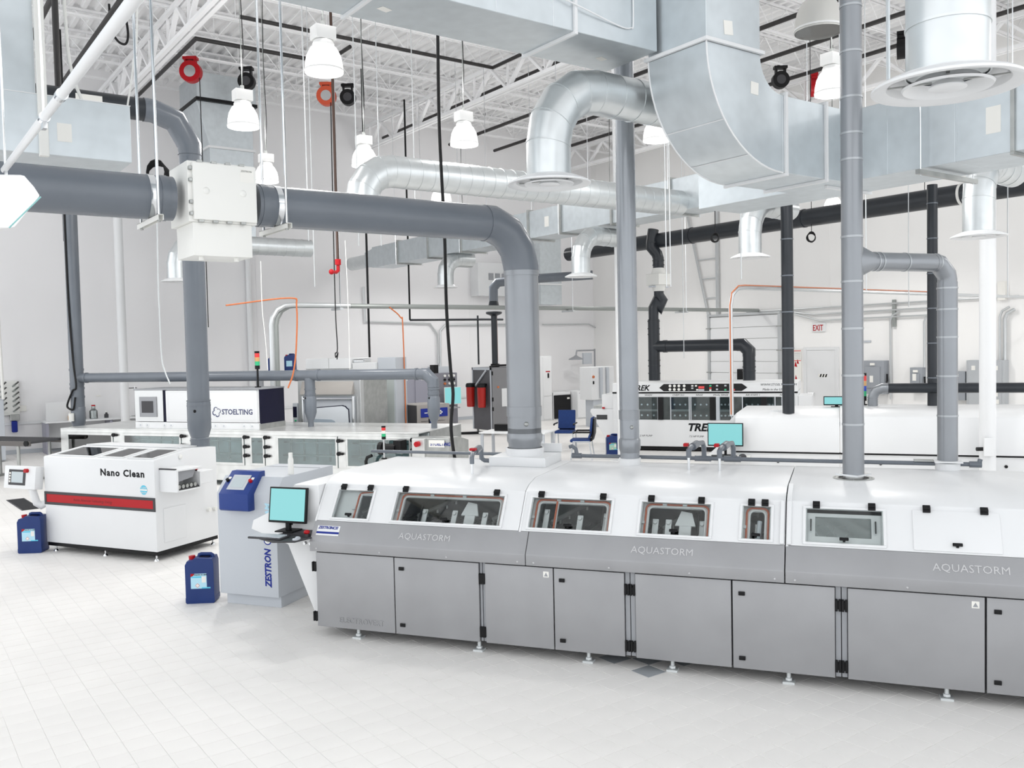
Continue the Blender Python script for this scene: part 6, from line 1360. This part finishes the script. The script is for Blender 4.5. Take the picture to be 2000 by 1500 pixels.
# hanging cables
def cable(label, pts, r, m_=RUBBER, name='hanging_cable', cat='cable'): return MB().tube(sm(pts), r, 8).single(name, m_, label, cat)
cable('long black cable dropping in front of the spiral duct down to the washer', [(5.439, 8.844, 6.272), (5.409, 8.812, 5.196), (5.408, 8.754, 4.026), (5.338, 8.637, 3.143), (5.294, 8.511, 2.450), (5.305, 8.488, 2.163), (5.221, 8.410, 1.856), (5.222, 8.399, 1.657), (5.187, 8.290, 1.442)], .019)
cable('thin black cord with a loop and plug hanging by the stencil washer', [(8.225, 17.778, 7.971), (8.171, 17.708, 5.793), (8.125, 17.633, 3.614), (8.124, 17.589, 2.741), (8.084, 17.613, 2.634), (8.090, 17.605, 2.546), (8.129, 17.581, 2.632), (8.106, 17.591, 2.502)], .012)
cable('thin grey wire hanging beside the cleaner exhaust pipe', [(4.055, 15.716, 5.285), (4.021, 15.674, 3.952), (4.015, 15.645, 3.306), (4.016, 15.612, 2.635), (4.048, 15.577, 2.402), (4.109, 15.522, 2.185)], .012, CONDUIT)
cable('pale cord hanging above the control hood with orange end', [(6.152, 16.628, 4.422), (6.139, 16.593, 3.544), (6.163, 16.547, 2.958), (6.177, 16.506, 2.353)], .008, CREAM)
cable('pale thin cord beside the long black cable', [(7.912, 16.617, 4.901), (7.907, 16.553, 3.558), (7.880, 16.510, 2.299)], .007, CREAM)
for k, (px, py, dpt, lb) in enumerate(((1585, 462, 20, 'black cord coil hanging before the side wall past the dark header'), (1806, 392, 18, 'black cord coil hanging in front of the dark header'), (1397, 463, 17, 'small black cord coil hanging near the spiral elbow by the roll-up door'), (305, 338, 8.6, 'black cord coil hanging beside the cream enclosure'))):
    c = Vector(((17.265, 12.344, 5.014), (17.418, 9.788, 5.453), (13.189, 11.566, 4.692), (2.332, 9.018, 4.435))[k]); rr = (.10, .10, .075, .105)[k]
    t = thing('cord_coil', lb, 'cord', tuple(c-Vector((0, 0, rr*1.2))), 0, 'hanging cord coils'); rt = Vector((.81, -.586, 0)); m = MB()
    for j in range(4):
        o_ = Vector((.01*j, .012*j, -.008*j)); m.tube([c+o_+rt*math.cos(a*.5236)*rr*(.85+.06*j)+Vector((0, 0, 1))*math.sin(a*.5236)*rr*(1.1-.05*j) for a in range(12)], .010, 6, closed=True)
    m.part('coils', RUBBER, t); MB().cyl(c+Vector((0, 0, rr)), (c.x, c.y, DECKZ-.7), .008, n=6).part('cord', RUBBER, t); MB().box(c.x-.02, c.x+.02, c.y-.02, c.y+.02, c.z-rr*1.35, c.z-rr*1.0).part('plug', BLACK, t)

cable('cream hose curving down behind the diagonal pole', [(1.640, 8.565, 10.066), (1.546, 8.502, 7.452), (1.491, 8.462, 5.840), (1.489, 8.448, 5.535), (1.497, 8.426, 5.230), (1.531, 8.391, 5.011), (1.574, 8.352, 4.853)], .014, CREAM)
cable('cream cord running down to the end of the end duct', [(2.285, 8.484, 10.343), (2.158, 8.439, 7.626), (2.061, 8.410, 5.635), (2.032, 8.417, 5.363), (1.995, 8.431, 5.092), (1.961, 8.445, 4.885)], .008, CREAM)
cable('black cable loop hanging under the joists by the diagonal pole', [(4.675, 21.451, 10.480), (4.690, 21.413, 9.946), (4.798, 21.321, 9.659), (4.933, 21.220, 9.587), (4.987, 21.190, 9.767), (4.973, 21.217, 10.086), (4.923, 21.271, 10.451)], .026)
# ------------------------------------------------------------------ sprinkler pipework under the roof
SPR = mat('black_steel_pipe', (.03, .028, .028), .5, .2)
def sprinkler(label, pts, r=.045): return MB().tube(pts, r, 10).single('sprinkler_pipe', SPR, label, 'pipe', 'black sprinkler pipes')
sprinkler('black sprinkler main running beyond the truss girder to the far wall', [(15.0, 28.2, 10.12), (15.0, 4.0, 10.12)], .06)
sprinkler('black sprinkler line between the two column rows', [(10.0, 18.2, 10.15), (10.0, 7.0, 10.15)], .045)
sprinkler('black sprinkler line with jog nearest the far wall', [(6.6, 27.5, 10.12), (6.6, 21.6, 10.12), (9.9, 21.6, 10.12), (9.9, 20.2, 10.12)], .05)
sprinkler('black sprinkler branch crossing behind the lit lamps', [(7.0, 19.7, 10.12), (13.8, 19.7, 10.12), (13.8, 17.6, 10.12)], .045)
for x_, lb in ((17.6, 'black sprinkler line over the crossing duct, first past the girder'), (19.6, 'black sprinkler line over the crossing duct, in the middle'), (21.6, 'black sprinkler line over the crossing duct, closest to the side wall')): sprinkler(lb, [(x_, 28.0, 10.15), (x_, 3.0, 10.15)], .055)
sprinkler('black sprinkler drop in the bay above the end duct', [(3.4, 26.0, 10.1), (3.4, 14.0, 10.1)], .06)
sprinkler('black sprinkler line in the bay above the upper grey pipe', [(4.6, 27.0, 10.1), (4.6, 15.0, 10.1)], .06)
# brown riser with red fittings behind the big lamp
t = thing('sprinkler_drop', 'dark brown pipe drop with red fittings hanging behind the big lit lamp', 'pipe', (8.179, 17.637, 4.484))
a_ = Vector((8.263, 17.754, 8.025)); b_ = Vector((8.209, 17.620, 4.571)); OFF[t.name] = Vector(t.location)
MB().cyl((b_.x, b_.y, 10.3), b_, .03, n=12).part('drop', mat('brown_steel', (.07, .04, .03), .5, .2), t)
MB().cyl(b_+Vector((0, 0, -.06)), b_+Vector((0, 0, .06)), .065, n=14).part('fitting', RED, t)
e_ = b_+Vector((-.2, -.1, -.22)); MB().tube([b_+Vector((0, 0, -.05)), b_+Vector((0, 0, -.18)), b_+Vector((-.06, -.03, -.22)), e_], .035, 10).part('elbow', RED, t); MB().ball(e_, .06, 10).part('head', RED, t)
# bare threaded rods and hangers high up
for k, (p, lb) in enumerate((((5.285, 12.311, 4.292), 'thin hanger rod beside the fat duct, first past the cream enclosure'), ((6.970, 16.013, 3.912), 'thin hanger rod reaching down to the bent conduit'), ((6.778, 13.710, 4.438), 'thin hanger rod next to the half-hidden diffuser'), ((7.557, 14.387, 4.547), 'thin hanger rod under the spiral elbow'), ((8.070, 14.034, 4.900), 'thin hanger rod near the middle of the fat duct'), ((11.670, 11.378, 3.703), 'thin hanger rod by the dark stack'), ((11.730, 11.335, 3.701), 'second thin hanger rod by the dark stack'), ((10.369, 8.610, 3.597), 'thin hanger rod above the tall elbowed conduit'), ((12.747, 8.121, 3.449), 'thin hanger rod holding the level conduit behind the silver riser'), ((17.070, 9.932, 3.314), 'pale thin cord down to the parallel wall conduits'), ((15.578, 7.308, 3.342), 'thin hanger rod by the white column'), ((8.457, 5.131, 5.162), 'thick pale strut between the silver riser and the closest diffuser'), ((16.321, 15.358, 2.316), 'thin cord hanging left of the roll-up door rails'))):
    MB().cyl(p, (p[0], p[1], DECKZ-.68), .009 if k != 11 else .02, n=8).single('hanger_rod', CONDUIT if k != 11 else GALV, lb.replace('left of', 'beside'), 'rod')

# black drop pipe by the diagonal pole, and the plenum against the far wall
p = (2.235, 13.384, 6.441)
MB().cyl((p[0], p[1], p[2]-.3), (p[0], p[1], 9.9), .042, n=12).single('drop_pipe', SPR, 'black drop pipe beside the slanting white pole', 'pipe')
YP = 24.6
t = thing('plenum_duct', 'large galvanised plenum with a slanted drop behind the bent grey pipe', 'duct', (8.190, 24.600, 7.747))
a_ = (7.489, 24.600, 9.456); b_ = (9.116, 24.600, 9.615); c_ = (7.544, 24.600, 10.988)
MB().box(a_[0], b_[0], YP, YP+1.6, b_[2], 10.29).part('plenum_box', GALV, t, .006)
MB().box(a_[0]-.03, b_[0]+.03, YP-.03, YP+1.63, b_[2]-.09, b_[2]).part('black_gap', BLACK, t)
d_ = (8.001, 24.600, 8.353); e_ = (8.390, 24.600, 8.607); f_ = (7.115, 24.600, 7.641)
MB().prism([(a_[0], b_[2]-.09), (b_[0]-.1, b_[2]-.09), (b_[0]-.1, d_[2]), (d_[0]-.2, d_[2])], 'y', YP+.05, YP+1.5).part('slanted_section', GALV, t, .006)
MB().box(d_[0]-.2, b_[0]-.1, YP+.05, YP+1.5, f_[2]-2.2, d_[2]-.06).part('lower_section', GALV, t, .006)
MB().box(d_[0]-.25, b_[0]-.05, YP+.0, YP+1.55, d_[2]-.06, d_[2]).part('flange', SOFTWHITE, t)
